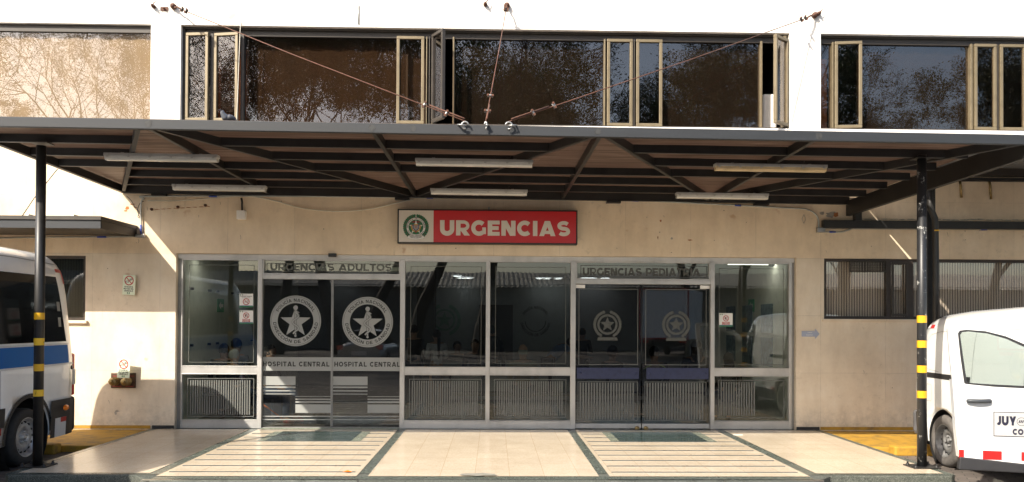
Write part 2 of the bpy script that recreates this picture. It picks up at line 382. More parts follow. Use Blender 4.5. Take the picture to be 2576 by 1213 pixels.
def text_bm(bm, s, x0, x1, z0, z1, y, bold=.02, arc=None, mi=0, full=None):
    """lettering stretched into the box x0..x1, z0..z1; arc=(cx, cz, r, a_mid, a_span, sign) wraps it round a circle"""
    vs, fs, a, b, c, d = textverts(s, bold)
    if full: c, d = full
    out = []
    for x, yy in vs:
        u = (x-a)/(b-a); v = (yy-c)/(d-c)
        if arc:
            cx, cz, r0, r1, am, span, sg = arc
            if sg > 0: an = R(am+span/2-span*u); r = r0+(r1-r0)*v
            else: an = R(am-span/2+span*u); r = r1-(r1-r0)*v
            out.append((cx+r*math.cos(an), cz+r*math.sin(an)))
        else: out.append((x0+(x1-x0)*u, z0+(z1-z0)*v))
    V = [bm.verts.new((x, y, z)) for x, z in out]
    for f in fs:
        try:
            q = bm.faces.new([V[i] for i in f]); q.material_index = mi; q.normal_update()
            if q.normal.y > 0: q.normal_flip()
        except ValueError: pass
    return bm
# ------------------------------------------------------------------ bold capitals drawn as mitred strokes
def _arc(cx, cy, rx, ry, a0, a1, n=10): return [(cx+rx*math.cos(R(a0+(a1-a0)*i/n)), cy+ry*math.sin(R(a0+(a1-a0)*i/n))) for i in range(n+1)]
def glyph(ch, t):
    """-> (width, list of (centre line, closed)) for cap height 1 and stroke width t"""
    h = t/2; q = 1-h; acc = None
    if ch in 'ÍÓÁÉÚ': acc = ch; ch = {'Í': 'I', 'Ó': 'O', 'Á': 'A', 'É': 'E', 'Ú': 'U'}[ch]
    r = None; g = h*.82; W_ = lambda p, k=.82: ('w', k, p)
    if ch == 'U': w = .98; r = [[(h, 1), (h, .42)]+_arc(w/2, .42, w/2-h, .42-g, 180, 360, 14)+[(w-h, .42), (w-h, 1)]]
    elif ch == 'I': w = t; r = [[(h, 0), (h, 1)]]
    elif ch == 'E': w = .82; r = [[(h, 0), (h, 1)], W_([(t, 1-g), (w, 1-g)]), W_([(t, .5), (w*.92, .5)]), W_([(t, g), (w, g)])]
    elif ch == 'L': w = .76; r = [[(h, 0), (h, 1)], W_([(t, g), (w, g)])]
    elif ch == 'T': w = .86; r = [W_([(0, 1-g), (w, 1-g)]), [(w/2, 0), (w/2, 1-2*g)]]
    elif ch == 'H': w = .96; r = [[(h, 0), (h, 1)], [(w-h, 0), (w-h, 1)], W_([(t, .5), (w-t, .5)])]
    elif ch == 'N': w = .98; r = [[(h, 0), (h, 1)], [(w-h, 0), (w-h, 1)], ('d', t*.64, 1, w-t*.64, 0)]
    elif ch == 'M': w = 1.16; r = [[(h, 0), (h, 1)], [(w-h, 0), (w-h, 1)], ('d', t*.64, 1, w/2, .14), ('d', w-t*.64, 1, w/2, .14)]
    elif ch == 'A': w = 1.14; r = [('d', h*1.12, 0, w/2-h*.10, 1), ('d', w-h*1.12, 0, w/2+h*.10, 1), ('w', .7, [(w*.27, .17+h*.5), (w*.73, .17+h*.5)])]
    elif ch == 'V': w = 1.08; r = [('d', h*1.1, 1, w/2-h*.1, 0), ('d', w-h*1.1, 1, w/2+h*.1, 0)]
    elif ch == 'Y': w = 1.0; r = [('d', h*1.2, 1, w/2, .34), ('d', w-h*1.2, 1, w/2, .34), [(w/2, 0), (w/2, .45)]]
    elif ch in 'OQ': w = 1.08; r = [W_(_arc(w/2, .5, w/2-g, .5-g, 0, 360, 28), .9)]
    elif ch == 'D': w = .98; r = [[(h, 0), (h, 1)], W_([(t, 1-g), (.46, 1-g)]+_arc(.46, .5, w-.46-g, .5-g, 90, -90, 14)+[(t, g)])]
    elif ch == 'C': w = .96; r = [W_(_arc(.52, .5, .52-g, .5-g, 44, 316, 22), .92)]
    elif ch == 'G': w = 1.0; r = [W_(_arc(.52, .5, .52-g, .5-g, 44, 312, 22), .92), W_([(w-g, .10), (w-g, .54)])]
    elif ch == 'P': w = .90; r = [[(h, 0), (h, 1)], ('w', .7, [(t, 1-h*.7), (.48, 1-h*.7)]+_arc(.50, .64, w-.50-h*.7, .36-h*.7, 90, -90, 10)+[(t, .28+h*.7)])]
    elif ch == 'R': w = .94; r = [[(h, 0), (h, 1)], ('w', .7, [(t, 1-h*.7), (.48, 1-h*.7)]+_arc(.50, .645, w-.52-h*.7, .355-h*.7, 90, -90, 10)+[(t, .29+h*.7)]), ('d', w*.52, .36, w-h*1.15, 0)]
    elif ch == 'B': w = .92; r = [[(h, 0), (h, 1)], ('w', .62, [(t, 1-h*.62), (.46, 1-h*.62)]+_arc(.48, .75, w-.54-h*.62, .25-h*.3, 90, -90, 8)+[(t, .5)]), ('w', .62, [(.46, .5)]+_arc(.48, .26, w-.48-h*.62, .26-h*.62, 90, -90, 8)+[(t, h*.62)])]
    elif ch == 'S':
        w = .88; k = .80; ry = (1-t*k)/4; r = [('w', k, _arc(w/2, .5+ry, w/2-h*k, ry, 32, 270, 16)+_arc(w/2, .5-ry, w/2-h*k, ry, 90, -148, 16)[1:])]
    elif ch == 'J': w = .68; r = [[(w-h, 1), (w-h, .35)]+_arc(w/2, .35, w/2-h, .35-h, 0, -150, 10)]
    elif ch == '*': w = .34; r = [[(.17+.17*math.cos(a), .5+.17*math.sin(a)), (.17-.17*math.cos(a), .5-.17*math.sin(a))] for a in (0, 1.05, 2.1)]
    else: return (.42, [])
    if acc: r = r+[('d', w/2-t*.1, 1.10, w/2+t*.5, 1.30)]
    return (w, r)
def ribbon(pts, t):
    P = [Vector(p) for p in pts]; o = [P[0]]
    for p in P[1:]:
        if (p-o[-1]).length > 1e-4: o.append(p)
    P = o; closed = (P[0]-P[-1]).length < 1e-3 and len(P) > 3
    if closed: P = P[:-1]
    n = len(P); L_, R_ = [], []
    for i in range(n):
        a = P[i]-P[i-1] if (i or closed) else P[1]-P[0]; b = P[(i+1) % n]-P[i] if (i < n-1 or closed) else P[-1]-P[-2]
        a = a.normalized(); b = b.normalized(); m = Vector((-(a.y+b.y), a.x+b.x)); m = m.normalized() if m.length > 1e-6 else Vector((-a.y, a.x))
        k = min(2.2, 1/max(.3, m.dot(Vector((-a.y, a.x))))); L_.append(P[i]+m*t/2*k); R_.append(P[i]-m*t/2*k)
    return [(R_[i], R_[(i+1) % n], L_[(i+1) % n], L_[i]) for i in range(n if closed else n-1)]
def caps_bm(bm, s, x0, x1, z0, z1, y, t=.2, arc=None, mi=0, gap=.10, dy=.0002):
    gl = [glyph(c, t) for c in s]; tot = sum(g[0] for g in gl)+gap*(len(s)-1); u0 = 0; vc = 0
    for w_, st in gl:
        for k, path in enumerate(st):
            tw = t
            if path[0] == 'w': tw = t*path[1]; path = path[2]
            if path[0] == 'd':
                _, xa, ya, xb, yb = path; hx = t/2*math.hypot(xb-xa, yb-ya)/abs(yb-ya); m_ = 4
                quads = [[Vector((xa+(xb-xa)*i/m_-hx, ya+(yb-ya)*i/m_)), Vector((xa+(xb-xa)*i/m_+hx, ya+(yb-ya)*i/m_)), Vector((xa+(xb-xa)*(i+1)/m_+hx, ya+(yb-ya)*(i+1)/m_)), Vector((xa+(xb-xa)*(i+1)/m_-hx, ya+(yb-ya)*(i+1)/m_))] for i in range(m_)]
            else: quads = ribbon(path, tw)
            for quad in quads:
                out = []
                for p in quad:
                    u = (u0+p.x)/tot; v = p.y
                    if arc:
                        cx, cz, r0, r1, am, span, sg = arc
                        an = R(am+span/2-span*u) if sg > 0 else R(am-span/2+span*u); r = r0+(r1-r0)*v if sg > 0 else r1-(r1-r0)*v
                        out.append((cx+r*math.cos(an), cz+r*math.sin(an)))
                    else: out.append((x0+(x1-x0)*u, z0+(z1-z0)*v))
                poly(bm, out, y-dy*k, mi)
        u0 += w_+gap
    return bm
def pane(name, x0, x1, z0, z1, y, mat, parent, th=.006): return obj(name, box(NB(), x0, x1, y, y+th, z0, z1), mat, parent)
def frame_bm(bm, x0, x1, z0, z1, y0, y1, w_, mi=0):
    box(bm, x0, x1, y0, y1, z0, z0+w_, mi); box(bm, x0, x1, y0, y1, z1-w_, z1, mi)
    box(bm, x0, x0+w_, y0, y1, z0+w_, z1-w_, mi); box(bm, x1-w_, x1, y0, y1, z0+w_, z1-w_, mi); return bm
def holed(bm, x0, x1, z0, z1, holes, y0, y1):
    """wall slab with rectangular openings, reveals included"""
    xs = sorted({x0, x1, *[h[0] for h in holes], *[h[1] for h in holes]}); zs = sorted({z0, z1, *[h[2] for h in holes], *[h[3] for h in holes]})
    xs = [x for x in xs if x0 <= x <= x1]; zs = [z for z in zs if z0 <= z <= z1]
    solid = lambda i, j: 0 <= i < len(xs)-1 and 0 <= j < len(zs)-1 and not any(h[0] <= (xs[i]+xs[i+1])/2 <= h[1] and h[2] <= (zs[j]+zs[j+1])/2 <= h[3] for h in holes)
    vc = {}
    def V(x, y, z):
        k = (round(x, 5), round(y, 5), round(z, 5))
        if k not in vc: vc[k] = bm.verts.new(k)
        return vc[k]
    for i in range(len(xs)-1):
        for j in range(len(zs)-1):
            if not solid(i, j): continue
            a, b, c, d = xs[i], xs[i+1], zs[j], zs[j+1]
            bm.faces.new((V(a, y0, c), V(b, y0, c), V(b, y0, d), V(a, y0, d)))
            bm.faces.new((V(a, y1, d), V(b, y1, d), V(b, y1, c), V(a, y1, c)))
            if not solid(i-1, j): bm.faces.new((V(a, y0, c), V(a, y0, d), V(a, y1, d), V(a, y1, c)))
            if not solid(i+1, j): bm.faces.new((V(b, y0, d), V(b, y0, c), V(b, y1, c), V(b, y1, d)))
            if not solid(i, j-1): bm.faces.new((V(b, y0, c), V(a, y0, c), V(a, y1, c), V(b, y1, c)))
            if not solid(i, j+1): bm.faces.new((V(a, y0, d), V(b, y0, d), V(b, y1, d), V(a, y1, d)))
    return bm
def solidify(name, make, mat, parent): return obj(name, make, mat, parent)

# ------------------------------------------------------------------ ground, platform
def sheet(name, x0, x1, y0, y1, z, mat, parent=None, kind='structure'):
    bm = NB(); v = [bm.verts.new(p) for p in ((x0, y0, z), (x1, y0, z), (x1, y1, z), (x0, y1, z))]; bm.faces.new(v)
    o = obj(name, bm, mat, parent)
    if not parent: o['kind'] = kind
    return o
ST = -.09
sheet('street', -150, 150, -200, 60, ST, M['street'])
def prism(bm, pts, z0, z1, mi=0):
    a = [bm.verts.new((x, y, z0)) for x, y in pts]; b = [bm.verts.new((x, y, z1)) for x, y in pts]
    bm.faces.new(a[::-1]).material_index = mi; bm.faces.new(b).material_index = mi
    for i in range(len(a)): bm.faces.new((a[i], a[(i+1) % len(a)], b[(i+1) % len(a)], b[i])).material_index = mi
    return bm
PX0, PX1 = UX(379, 1080), UX(2063, 1080)
B = [(UX(379, 1080), UX(397, 1080)), (UX(631, 1080), UX(653, 1080)), (UX(1002, 1080), UX(1022, 1080)), (UX(1426, 1080), UX(1445, 1080)), (UX(1796, 1080), UX(1818, 1080)), (UX(2047, 1080), UX(2063, 1080))]
FS, FC = -3.70, -4.20
out = [(PX0-.02, -.002), (PX0-.02, FS+.08), (PX0+.06, FS), (B[1][0]-.12, FS), (B[1][1]+.18, FC), (B[4][0]-.18, FC), (B[4][1]+.12, FS), (PX1-.06, FS), (PX1+.02, FS+.08), (PX1+.02, -.002)]
plat = obj('entrance_platform', prism(NB(), out, ST-.02, 0), M['greenrough'], None, bev=.012); plat['kind'] = 'structure'
for i, (a, b) in enumerate(B):
    sheet('green_band', a, b, -3.60, -.06, .004, M['green'], plat)
sheet('green_border', B[0][0], B[1][1], FS+.04, -3.60, .004, M['green'], plat)
sheet('green_border', B[1][1]+.002, B[4][0]-.002, -3.92, -3.78, .004, M['green'], plat)
sheet('green_border', B[4][0], B[5][1], FS+.04, -3.60, .004, M['green'], plat)
sheet('green_border', PX0, PX1, -.06, -.004, .004, M['greendark'], plat)
for i in range(5):
    fr = -3.60 if i in (0, 4) else -3.78
    sheet('tile_panel', B[i][1]-.001, B[i+1][0]+.001, fr, -.06, .008, M['tile'], plat)
for i in (1, 3):
    a, b = B[i][1]+.05, B[i+1][0]-.05
    ma = UX(691.6, 1089.7, -.33) if i == 1 else UX(1514, 1089.7, -.33); mb = UX(933, 1089.7, -.33) if i == 1 else UX(1760, 1089.7, -.33)
    sheet('dark_mat_inlay', ma, mb, -1.30, -.33, .012, M['greenpale'], plat)
    sheet('dark_mat_inlay', ma+.12, mb-.13, -1.30, -.33, .0145, M['greendark'], plat)
    for k in range(10):
        y = -.17-.376*k
        obj('inlaid_strip', box(NB(), a, b, y-.009, y+.009, .008, .015), M['brass'], plat)
    obj('step_nosing', box(NB(), a-.1, b+.1, -4.03, -3.99, .0, .014), M['steelstrip'], plat)
# chipped repair in the tiles near the front
bm = NB(); random.seed(3)
pts = [(UX(1205, 1203, -3.7)+.22*math.cos(t)*(.7+.4*random.random()), -3.72+.10*math.sin(t)*(.6+.5*random.random())) for t in [k*.42 for k in range(15)]]
bm.faces.new([bm.verts.new((x, y, .0165)) for x, y in pts]); obj('mortar_patch', bm, pm('cement_patch', (.25, .24, .2), .9, bmp=.4, scale=14), plat)
# yellow side pavements with kerb blocks
for s, (a, b) in (('l', (-16, PX0-.03)), ('r', (PX1+.03, 16))):
    bm = NB(); box(bm, a, b, -1.62, -.002, ST-.02, -.006)
    o = obj('yellow_pavement', bm, M['yellow'], None, bev=.02); o['kind'] = 'structure'
for a, b, lab in ((-7.6, -5.68, 'yellow kerb block beneath the rear of the blue striped van'), (5.34, 7.4, 'yellow kerb block behind the rear wheel of the small white van')):
    tag(obj('kerb_block', box(NB(), a, b, -1.84, -1.65, ST-.01, .035), M['yellow'], None, bev=.025), lab, 'kerb block', 'yellow kerb blocks')
# scuffs, hairline cracks and gum spots on the tiles
random.seed(21); bm = NB()
for k in range(46):
    x, y = random.uniform(-4.9, 4.9), random.uniform(-3.5, -.2); a = random.uniform(0, 3.14); l = random.uniform(.015, .09); w_ = random.uniform(.001, .0035); dx, dy = math.cos(a)*l, math.sin(a)*l
    bm.faces.new([bm.verts.new(p) for p in ((x-dy*w_/l, y+dx*w_/l, .0152), (x-dx, y-dy, .0152), (x+dy*w_/l, y-dx*w_/l, .0152), (x+dx, y+dy, .0152))])
for k in range(40):
    x, y, r = random.uniform(-4.9, 4.9), random.uniform(-3.5, -.2), random.uniform(.004, .014); bm.faces.new([bm.verts.new((x+r*math.cos(t*.9)*random.uniform(.7, 1), y+r*math.sin(t*.9)*random.uniform(.7, 1), .0156)) for t in range(7)])
o = obj('floor_scuffs', bm, pm('scuff_marks', (.22, .19, .15), .7), plat); o['kind'] = 'stuff'
# litter on the tiles
for px, py, Y, lab in ((862, 1193, -3.6, 'small orange brown leaf scrap on the striped tiles'),):
    bm = NB(); x = UX(px, py, Y)
    q = [(x, Y, .02), (x+.05, Y+.03, .035), (x+.1, Y+.01, .02), (x+.06, Y-.02, .03)]
    bm.faces.new([bm.verts.new(p) for p in q]); tag(obj('leaf_scrap', bm, M['orangelens'], None), lab, 'leaf')
x = UX(1855, 1094, -.6)
tag(obj('paper_scrap', box(NB(), x-.06, x+.08, -.62, -.56, .01, .014), M['paper'], None), 'white paper scrap on the tiles by the right window', 'paper')

# ------------------------------------------------------------------ the hospital building
HB = thing('hospital_building', 'cream clad hospital front with emergency entrance and bronze upper windows', 'building')
ZT, ZB = 6.20, 4.705                         # upper window band
EX0, EX1, EZ = UX(455, 850), UX(1990, 850), 2.675
LW = (UX(60, 720), UX(215, 720), UZ(150, 806), UZ(150, 643))
RW = (UX(2073, 720), 11.5, UZ(2200, 803), UZ(2200, 651))
W1 = (-12.5, UX(378.5, 190), ZB, ZT); W2 = (UX(454, 190), UX(1986, 190), ZB, ZT); W3 = (UX(2064.5, 200), 11.0, ZB, ZT)
RX0, RX1 = UX(441, 850), UX(2003, 850)
lw = holed(NB(), -16, 16, -.1, 4.60, [(RX0, RX1, -.2, EZ+.012), LW, RW], 0, .24)
obj('lower_wall', lw, M['wall'], HB)
obj('upper_wall', holed(NB(), -16, 16, 4.60, 9.5, [W1, W2, W3], 0, .24), M['wall_up'], HB)
bm = NB(); box(bm, UX(1330, 312), 8.9, -.055, -.001, 4.625, 4.69); obj('white_sill', bm, M['white_paint'], HB, bev=.006)
obj('window_sill', box(NB(), LW[0]-.02, LW[1]+.04, -.05, -.001, LW[2]-.045, LW[2]-.003), M['wall'], HB, bev=.005)
obj('window_sill', box(NB(), RW[0]-.03, RW[1], -.04, -.001, RW[2]-.035, RW[2]-.003), M['wall'], HB, bev=.005)
obj('wall_corner_strip', box(NB(), UX(2064, 190), UX(2064, 190)+.004, -.003, -.001, 4.75, 6.1), M['wall_up'], HB)
obj('roof_slab', box(NB(), -16, 16, .24, 12, 9.3, 9.5), M['wall'], HB)
obj('rear_wall', box(NB(), -16, 16, 12, 12.2, -.1, 9.5), M['wall'], HB)
obj('side_wall', box(NB(), -16, -15.8, .24, 12, -.1, 9.3), M['wall'], HB)
obj('side_wall', box(NB(), 15.8, 16, .24, 12, -.1, 9.3), M['wall'], HB)
for nm, a, b, mm in (('dark_skirting', RX1+.005, PX1-.01, 'plastic'), ('dark_skirting', PX0+.02, RX0-.005, 'plastic'), ('worn_skirting', PX1+.005, 13, 'yellow'), ('worn_skirting', -13, PX0-.005, 'yellow')):
    obj(nm, box(NB(), a, b, -.006, -.001, .006, .055), M[mm], HB)
# upper rooms
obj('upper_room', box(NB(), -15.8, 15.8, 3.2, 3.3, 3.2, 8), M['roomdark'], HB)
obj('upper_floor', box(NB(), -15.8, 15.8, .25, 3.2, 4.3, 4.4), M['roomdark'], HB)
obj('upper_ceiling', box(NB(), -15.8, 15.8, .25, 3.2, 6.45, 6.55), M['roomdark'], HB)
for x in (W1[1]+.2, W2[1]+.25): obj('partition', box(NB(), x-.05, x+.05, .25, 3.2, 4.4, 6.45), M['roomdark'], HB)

def window(w_, y=.17, label=None):
    bm = NB(); frame_bm(bm, w_[0], w_[1], w_[2], w_[3], y-.09, y+.05, .035); box(bm, w_[0]+.035, w_[1]-.035, y-.06, y-.02, w_[3]-.12, w_[3]-.035)
    return obj('window', bm, M['bronze_d'], HB)
def mullion(win, px, wpx=5, mat='bronze', y=.15):
    x = UX(px, 190); h = wpx/326
    return obj('mullion', box(NB(), x-h, x+h, y-.07, y+.045, ZB+.03, ZT-.10), M[mat], win, bev=.004)
def upane(win, a, b, y=.15, curtain_or_backing=None, cy=.07, gm='glass_up'):
    xa, xb = UX(a, 190), UX(b, 190)
    pane('pane', xa, xb, ZB+.03, ZT-.115, y, M[gm], win)
    if curtain_or_backing:
        bm = NB(); n = max(4, int((xb-xa)*10)); 
        vs = [[bm.verts.new((xa-.02+(xb-xa+.04)*i/n, y+cy+.012*math.sin(i*1.9), z)) for z in (ZB+.02, ZT-.02)] for i in range(n+1)]
        for p, q in zip(vs, vs[1:]): bm.faces.new((p[0], q[0], q[1], p[1])).smooth = True
        obj('curtain', bm, M[curtain_or_backing], win)
def casement(win, a, b, ang=0, hinge='l', y=.15, mat='bronze', z0=None, z1=None):
    """sash in its own frame, swung outwards by ang degrees about its hinge side"""
    xa, xb = UX(a, 190), UX(b, 190); wd = xb-xa; z0 = z0 or ZB+.03; z1 = z1 or ZT-.10
    bm = frame_bm(NB(), 0, wd, z0, z1, -.035, .02, .047 if wd > .3 else .035); gb = box(NB(), .04, wd-.04, -.006, .001, z0+.04, z1-.04)
    if hinge == 'r':
        for q in (bm, gb): bmesh.ops.translate(q, vec=(-wd, 0, 0), verts=q.verts)
    o = obj('casement', bm, M[mat], win, bev=.006); g = obj('casement_pane', gb, M['glass_up'], win)
    for q in (o, g):
        q.location = (xa if hinge == 'l' else xb, y-.06, 0); q.rotation_euler = (0, 0, R(-ang if hinge == 'l' else ang))
    return o
bm = NB(); box(bm, W1[0], W1[1]-.002, .06, .22, ZT-.11, ZT-.002); box(bm, W1[0], W1[1]-.002, .06, .22, W1[2]+.002, W1[2]+.03); w1 = obj('window', bm, M['bronze_d'], HB); upane(w1, -320, 378.4, curtain_or_backing='curtain_cream', cy=.05, y=.09, gm='glass_clear')
w2 = window(W2)
upane(w2, 458, 606); casement(w2, 463, 523, 7); casement(w2, 535, 600, 10); mullion(w2, 528, 8, 'bronze_d'); mullion(w2, 605, 8, 'bronze_d')
bm = NB(); box(bm, UX(533, 190), UX(606, 190), .30, .31, ZB, ZT-.02); obj('curtain', bm, M['curtain_orange'], w2)
upane(w2, 609, 995, curtain_or_backing='curtain_brown', cy=.12)
casement(w2, 996, 1066, 0, y=.165); bm = NB(); box(bm, UX(996, 190), UX(1066, 190), .30, .31, ZB, ZT-.02); obj('curtain', bm, M['curtain_brown'], w2)
for p_, m_ in ((1072, 'bronze'), (1079, 'bronze_d'), (1086, 'bronze')): mullion(w2, p_, 2.4, m_)
casement(w2, 1089, 1146, 57, 'l', y=.08, mat='bronze_d')
mullion(w2, 1140, 4); upane(w2, 1143, 1521, curtain_or_backing='curtain_dark', cy=.06)
obj('curtain', box(NB(), UX(1143, 190), UX(1240, 190), .50, .51, ZB, ZT), M['curtain_brown'], w2)
mullion(w2, 1523, 4); casement(w2, 1529, 1594, 0, y=.165); mullion(w2, 1598, 2.5, 'bronze_d'); casement(w2, 1603, 1669, 0, y=.165)
upane(w2, 1670, 1918, curtain_or_backing='curtain_dark', cy=.06); mullion(w2, 1920, 5); casement(w2, 1922, 1981, 40, 'r', y=.08)
obj('side_jamb', box(NB(), UX(1972, 190), UX(1979, 190), .01, .14, ZB+.03, ZT-.04), M['bronze'], w2)
w3 = window(W3); upane(w3, 2068, 2100); mullion(w3, 2101, 4); casement(w3, 2105, 2171, 7)
obj('curtain', box(NB(), UX(2078, 190), UX(2100, 190), .30, .31, ZB, ZT-.3), M['curtain_orange'], w3)
upane(w3, 2173, 2451, curtain_or_backing='curtain_dark', cy=.06); mullion(w3, 2452, 6); casement(w3, 2459, 2515, 0, y=.165); mullion(w3, 2519, 3, 'bronze_d'); casement(w3, 2524, 2590, 0, y=.165)
upane(w3, 2592, 2900)
# a tall white appliance seen behind the open sash
obj('appliance', box(NB(), UX(1938, 280), UX(1975, 280), .35, .7, 4.4, 5.35), M['white_paint'], w2, bev=.04)

# lower side windows with ribbed blinds
def lower_win(w_, splits, name='window'):
    bm = NB(); frame_bm(bm, *w_, .03, .11, .045)
    for s, h in splits: box(bm, s-h, s+h, .031, .109, w_[2]+.045, w_[3]-.045)
    o = obj(name, bm, pm('dark_brown_frame', (.035, .025, .018), .5, var=.2), HB)
    pane('pane', w_[0]+.04, w_[1]-.04, w_[2]+.04, w_[3]-.04, .07, M['glass_clear'] if splits else M['glass_dim'], o)
    obj('blind', box(NB(), w_[0]-.1, w_[1]+.1, .16, .17, w_[2]-.1, w_[3]+.1), M['ribbed'] if splits else M['ribbed_dark'], o)
    return o
lower_win(LW, [])
rw = lower_win(RW, [(UX(2238, 720), .035), (UX(2293, 720), .045)])
bm = NB(); frame_bm(bm, UX(2241, 720)+.02, UX(2290, 720)-.03, RW[2]+.05, RW[3]-.05, .005, .029, .035); obj('sash', bm, M['bronze_d'], rw, bev=.004)
bm = NB(); x0, x1, z0, z1 = UX(2138, 668), UX(2232, 668), UZ(2138, 684), UZ(2138, 655); frame_bm(bm, x0, x1, z0, z1, .0, .028, .012)
for k in range(26): x = x0+.012+(x1-x0-.024)*k/26; box(bm, x, x+.006, .008, .02, z0+.012, z1-.012)
for k in range(6): z = z0+.02+(z1-z0-.03)*k/6; box(bm, x0+.012, x1-.012, .002, .007, z, z+.005)
obj('vent_grille', bm, M['bronze_d'], rw)

# ---- entrance glazing
EY = .10
def ex(px, py=850): return UX(px, py, EY)
def ez(py, px=1240): return UZ(px, py, EY)
Z_head, Z_rail0, Z_rail1, Z_base = 2.59, ez(944), ez(923), ez(1057)
mul = [(455, 461.5), (650, 661), (1007, 1019), (1222, 1232.5), (1434.5, 1447), (1785.5, 1795.5), (1982, 1990)]
MX = [(ex(a), ex(b)) for a, b in mul]
bm = NB(); box(bm, RX0+.004, RX1-.004, EY-.045, EY+.07, Z_head+.025, EZ+.01)
for i, (a, b) in enumerate(MX):
    if i == 0: a = RX0+.07
    if i == 6: b = RX1-.05
    box(bm, a, b, EY-.055, EY+.06, .004, Z_head+.024)
obj('entrance_frame', bm, M['alu'], HB, bev=.004)
for a, b in ((RX0+.002, MX[0][0]+.02), (MX[6][1]-.03, RX1-.002)): obj('frame_jamb', box(NB(), a, b, EY-.02, EY+.05, .004, Z_head+.022), M['alu_dark'], HB)
for i in (0, 2, 3, 5):
    a, b = MX[i][1], MX[i+1][0]
    if i == 5: b = MX[6][0]
    bm = NB(); b2 = NB(); b3 = NB()
    box(bm, a, b, EY-.05, EY+.05, Z_rail0+.012, Z_rail1-.012); box(bm, a, b, EY-.058, EY+.055, Z_rail1-.012, Z_rail1); box(bm, a, b, EY-.058, EY+.055, Z_rail0, Z_rail0+.012)
    box(b2, a, b, EY-.05, EY+.05, .006, Z_base-.012); box(b2, a, b, EY-.058, EY+.055, Z_base-.012, Z_base)
    box(b3, a, b, EY-.04, EY+.05, Z_head, Z_head+.024)
    gp = obj('glazed_bay', bm, M['alu'], HB, bev=.003); obj('bottom_rail', b2, M['alu'], gp, bev=.003); obj('top_rail', b3, M['alu'], gp)
    gm_ = M['glass'] if i in (0, 5) else M['glass_dim']; pane('pane', a-.01, b+.01, Z_rail1-.01, Z_head+.01, EY, gm_, gp); pane('pane', a-.01, b+.01, Z_base-.01, Z_rail0+.01, EY, gm_, gp)
    # thin etched outline and ribbed strip pattern on the glass
    bm = NB(); outline(bm, a+.08, b-.07, Z_rail1+.05, Z_head-.07, EY-.003, .007); obj('etched_outline', bm, M['film_faint'], gp)
    bm = NB(); xs0, xs1, zs0, zs1 = a+.07, b-.06, ez(1050), ez(954); outline(bm, xs0, xs1, zs0, zs1, EY-.003, .009)
    if i == 5: xs1 -= .42
    q_ = .036 if i < 4 else .040; n = int((xs1-xs0-.06)/q_)
    for k in range(n): x = xs0+.04+k*q_; rect(bm, x, x+q_*.5, zs0+.03, zs1-.03, EY-.003)
    obj('ribbed_film', bm, M['film_dim'], gp)
# sliding doors (left bay)
def ring_emblem(bm, cx, cz, r, y):
    """round badge with two curved lines of lettering, star and staff with snake; material 0 film, 1 dark"""
    ring(bm, cx, cz, r*.70, r, y, 64); ring(bm, cx, cz, r*.945, r*.955, y-.001, 64, mi=1)
    caps_bm(bm, 'POLICÍA NACIONAL', 0, 1, 0, 1, y-.001, .23, (cx, cz, r*.76, r*.885, 90, 124, 1), mi=1, gap=.2)
    caps_bm(bm, 'DIRECCIÓN DE SANIDAD', 0, 1, 0, 1, y-.001, .23, (cx, cz, r*.76, r*.885, 270, 172, -1), mi=1, gap=.2)
    star(bm, cx, cz-r*.06, r*.62, y, .40)
    bmv = [(cx-.035*r, cz-.55*r), (cx+.035*r, cz-.55*r), (cx+.035*r, cz+.42*r), (cx-.035*r, cz+.42*r)]
    line_poly(bm, [(p[0], p[1]) for p in bmv+bmv[:1]], r*.012, y-.0022, 1); poly(bm, bmv, y-.002)
    disc(bm, cx, cz+.52*r, .09*r, y-.001, 20); poly(bm, [(cx-.03*r, cz-.55*r), (cx+.03*r, cz-.55*r), (cx+.05*r, cz-.60*r), (cx+.02*r, cz-.64*r), (cx-.02*r, cz-.64*r), (cx-.05*r, cz-.60*r)], y-.001)
    sn = [(cx+.12*r*math.sin(t*1.0)*(1 if t < 9.6 else .8), cz+r*(.32-.078*t)) for t in [k*.28-.2 for k in range(40)]]
    line_poly(bm, sn, r*.085, y-.003, 1); line_poly(bm, sn, r*.062, y-.0036)
    disc(bm, cx+.07*r, cz+.335*r, .055*r, y-.004, 14); poly(bm, [(cx+.07*r, cz+.375*r), (cx+.17*r, cz+.335*r), (cx+.07*r, cz+.295*r)], y-.004)
zt0, zt1 = ez(706), ez(695)
bm = NB(); a, b = MX[1][1], MX[2][0]; box(bm, a, b, EY-.05, EY+.05, zt0, zt1); frame_bm(bm, a, b, zt1, Z_head+.024, EY-.045, EY+.045, .022)
tr = obj('transom', bm, M['alu'], HB, bev=.003); pane('pane', a+.01, b-.01, zt1+.01, Z_head+.01, EY, M['glass'], tr)
bm = NB(); caps_bm(bm, 'URGENCIAS ADULTOS', UX(680, 672, EY), UX(985, 672, EY), ez(684), ez(666), EY-.004, .26); outline(bm, a+.05, b-.05, zt1+.045, Z_head-.035, EY-.003, .01); obj('etched_lettering', bm, M['film_faint'], tr)
bm = NB(); zl = ez(676)
for px in (688, 800, 870, 985): box(bm, ex(px)-.09, ex(px)+.09, EY+.35, EY+.50, zl-.03, zl+.04)
obj('ceiling_heater_lamp', bm, M['lampdiff'], tr, bev=.01)
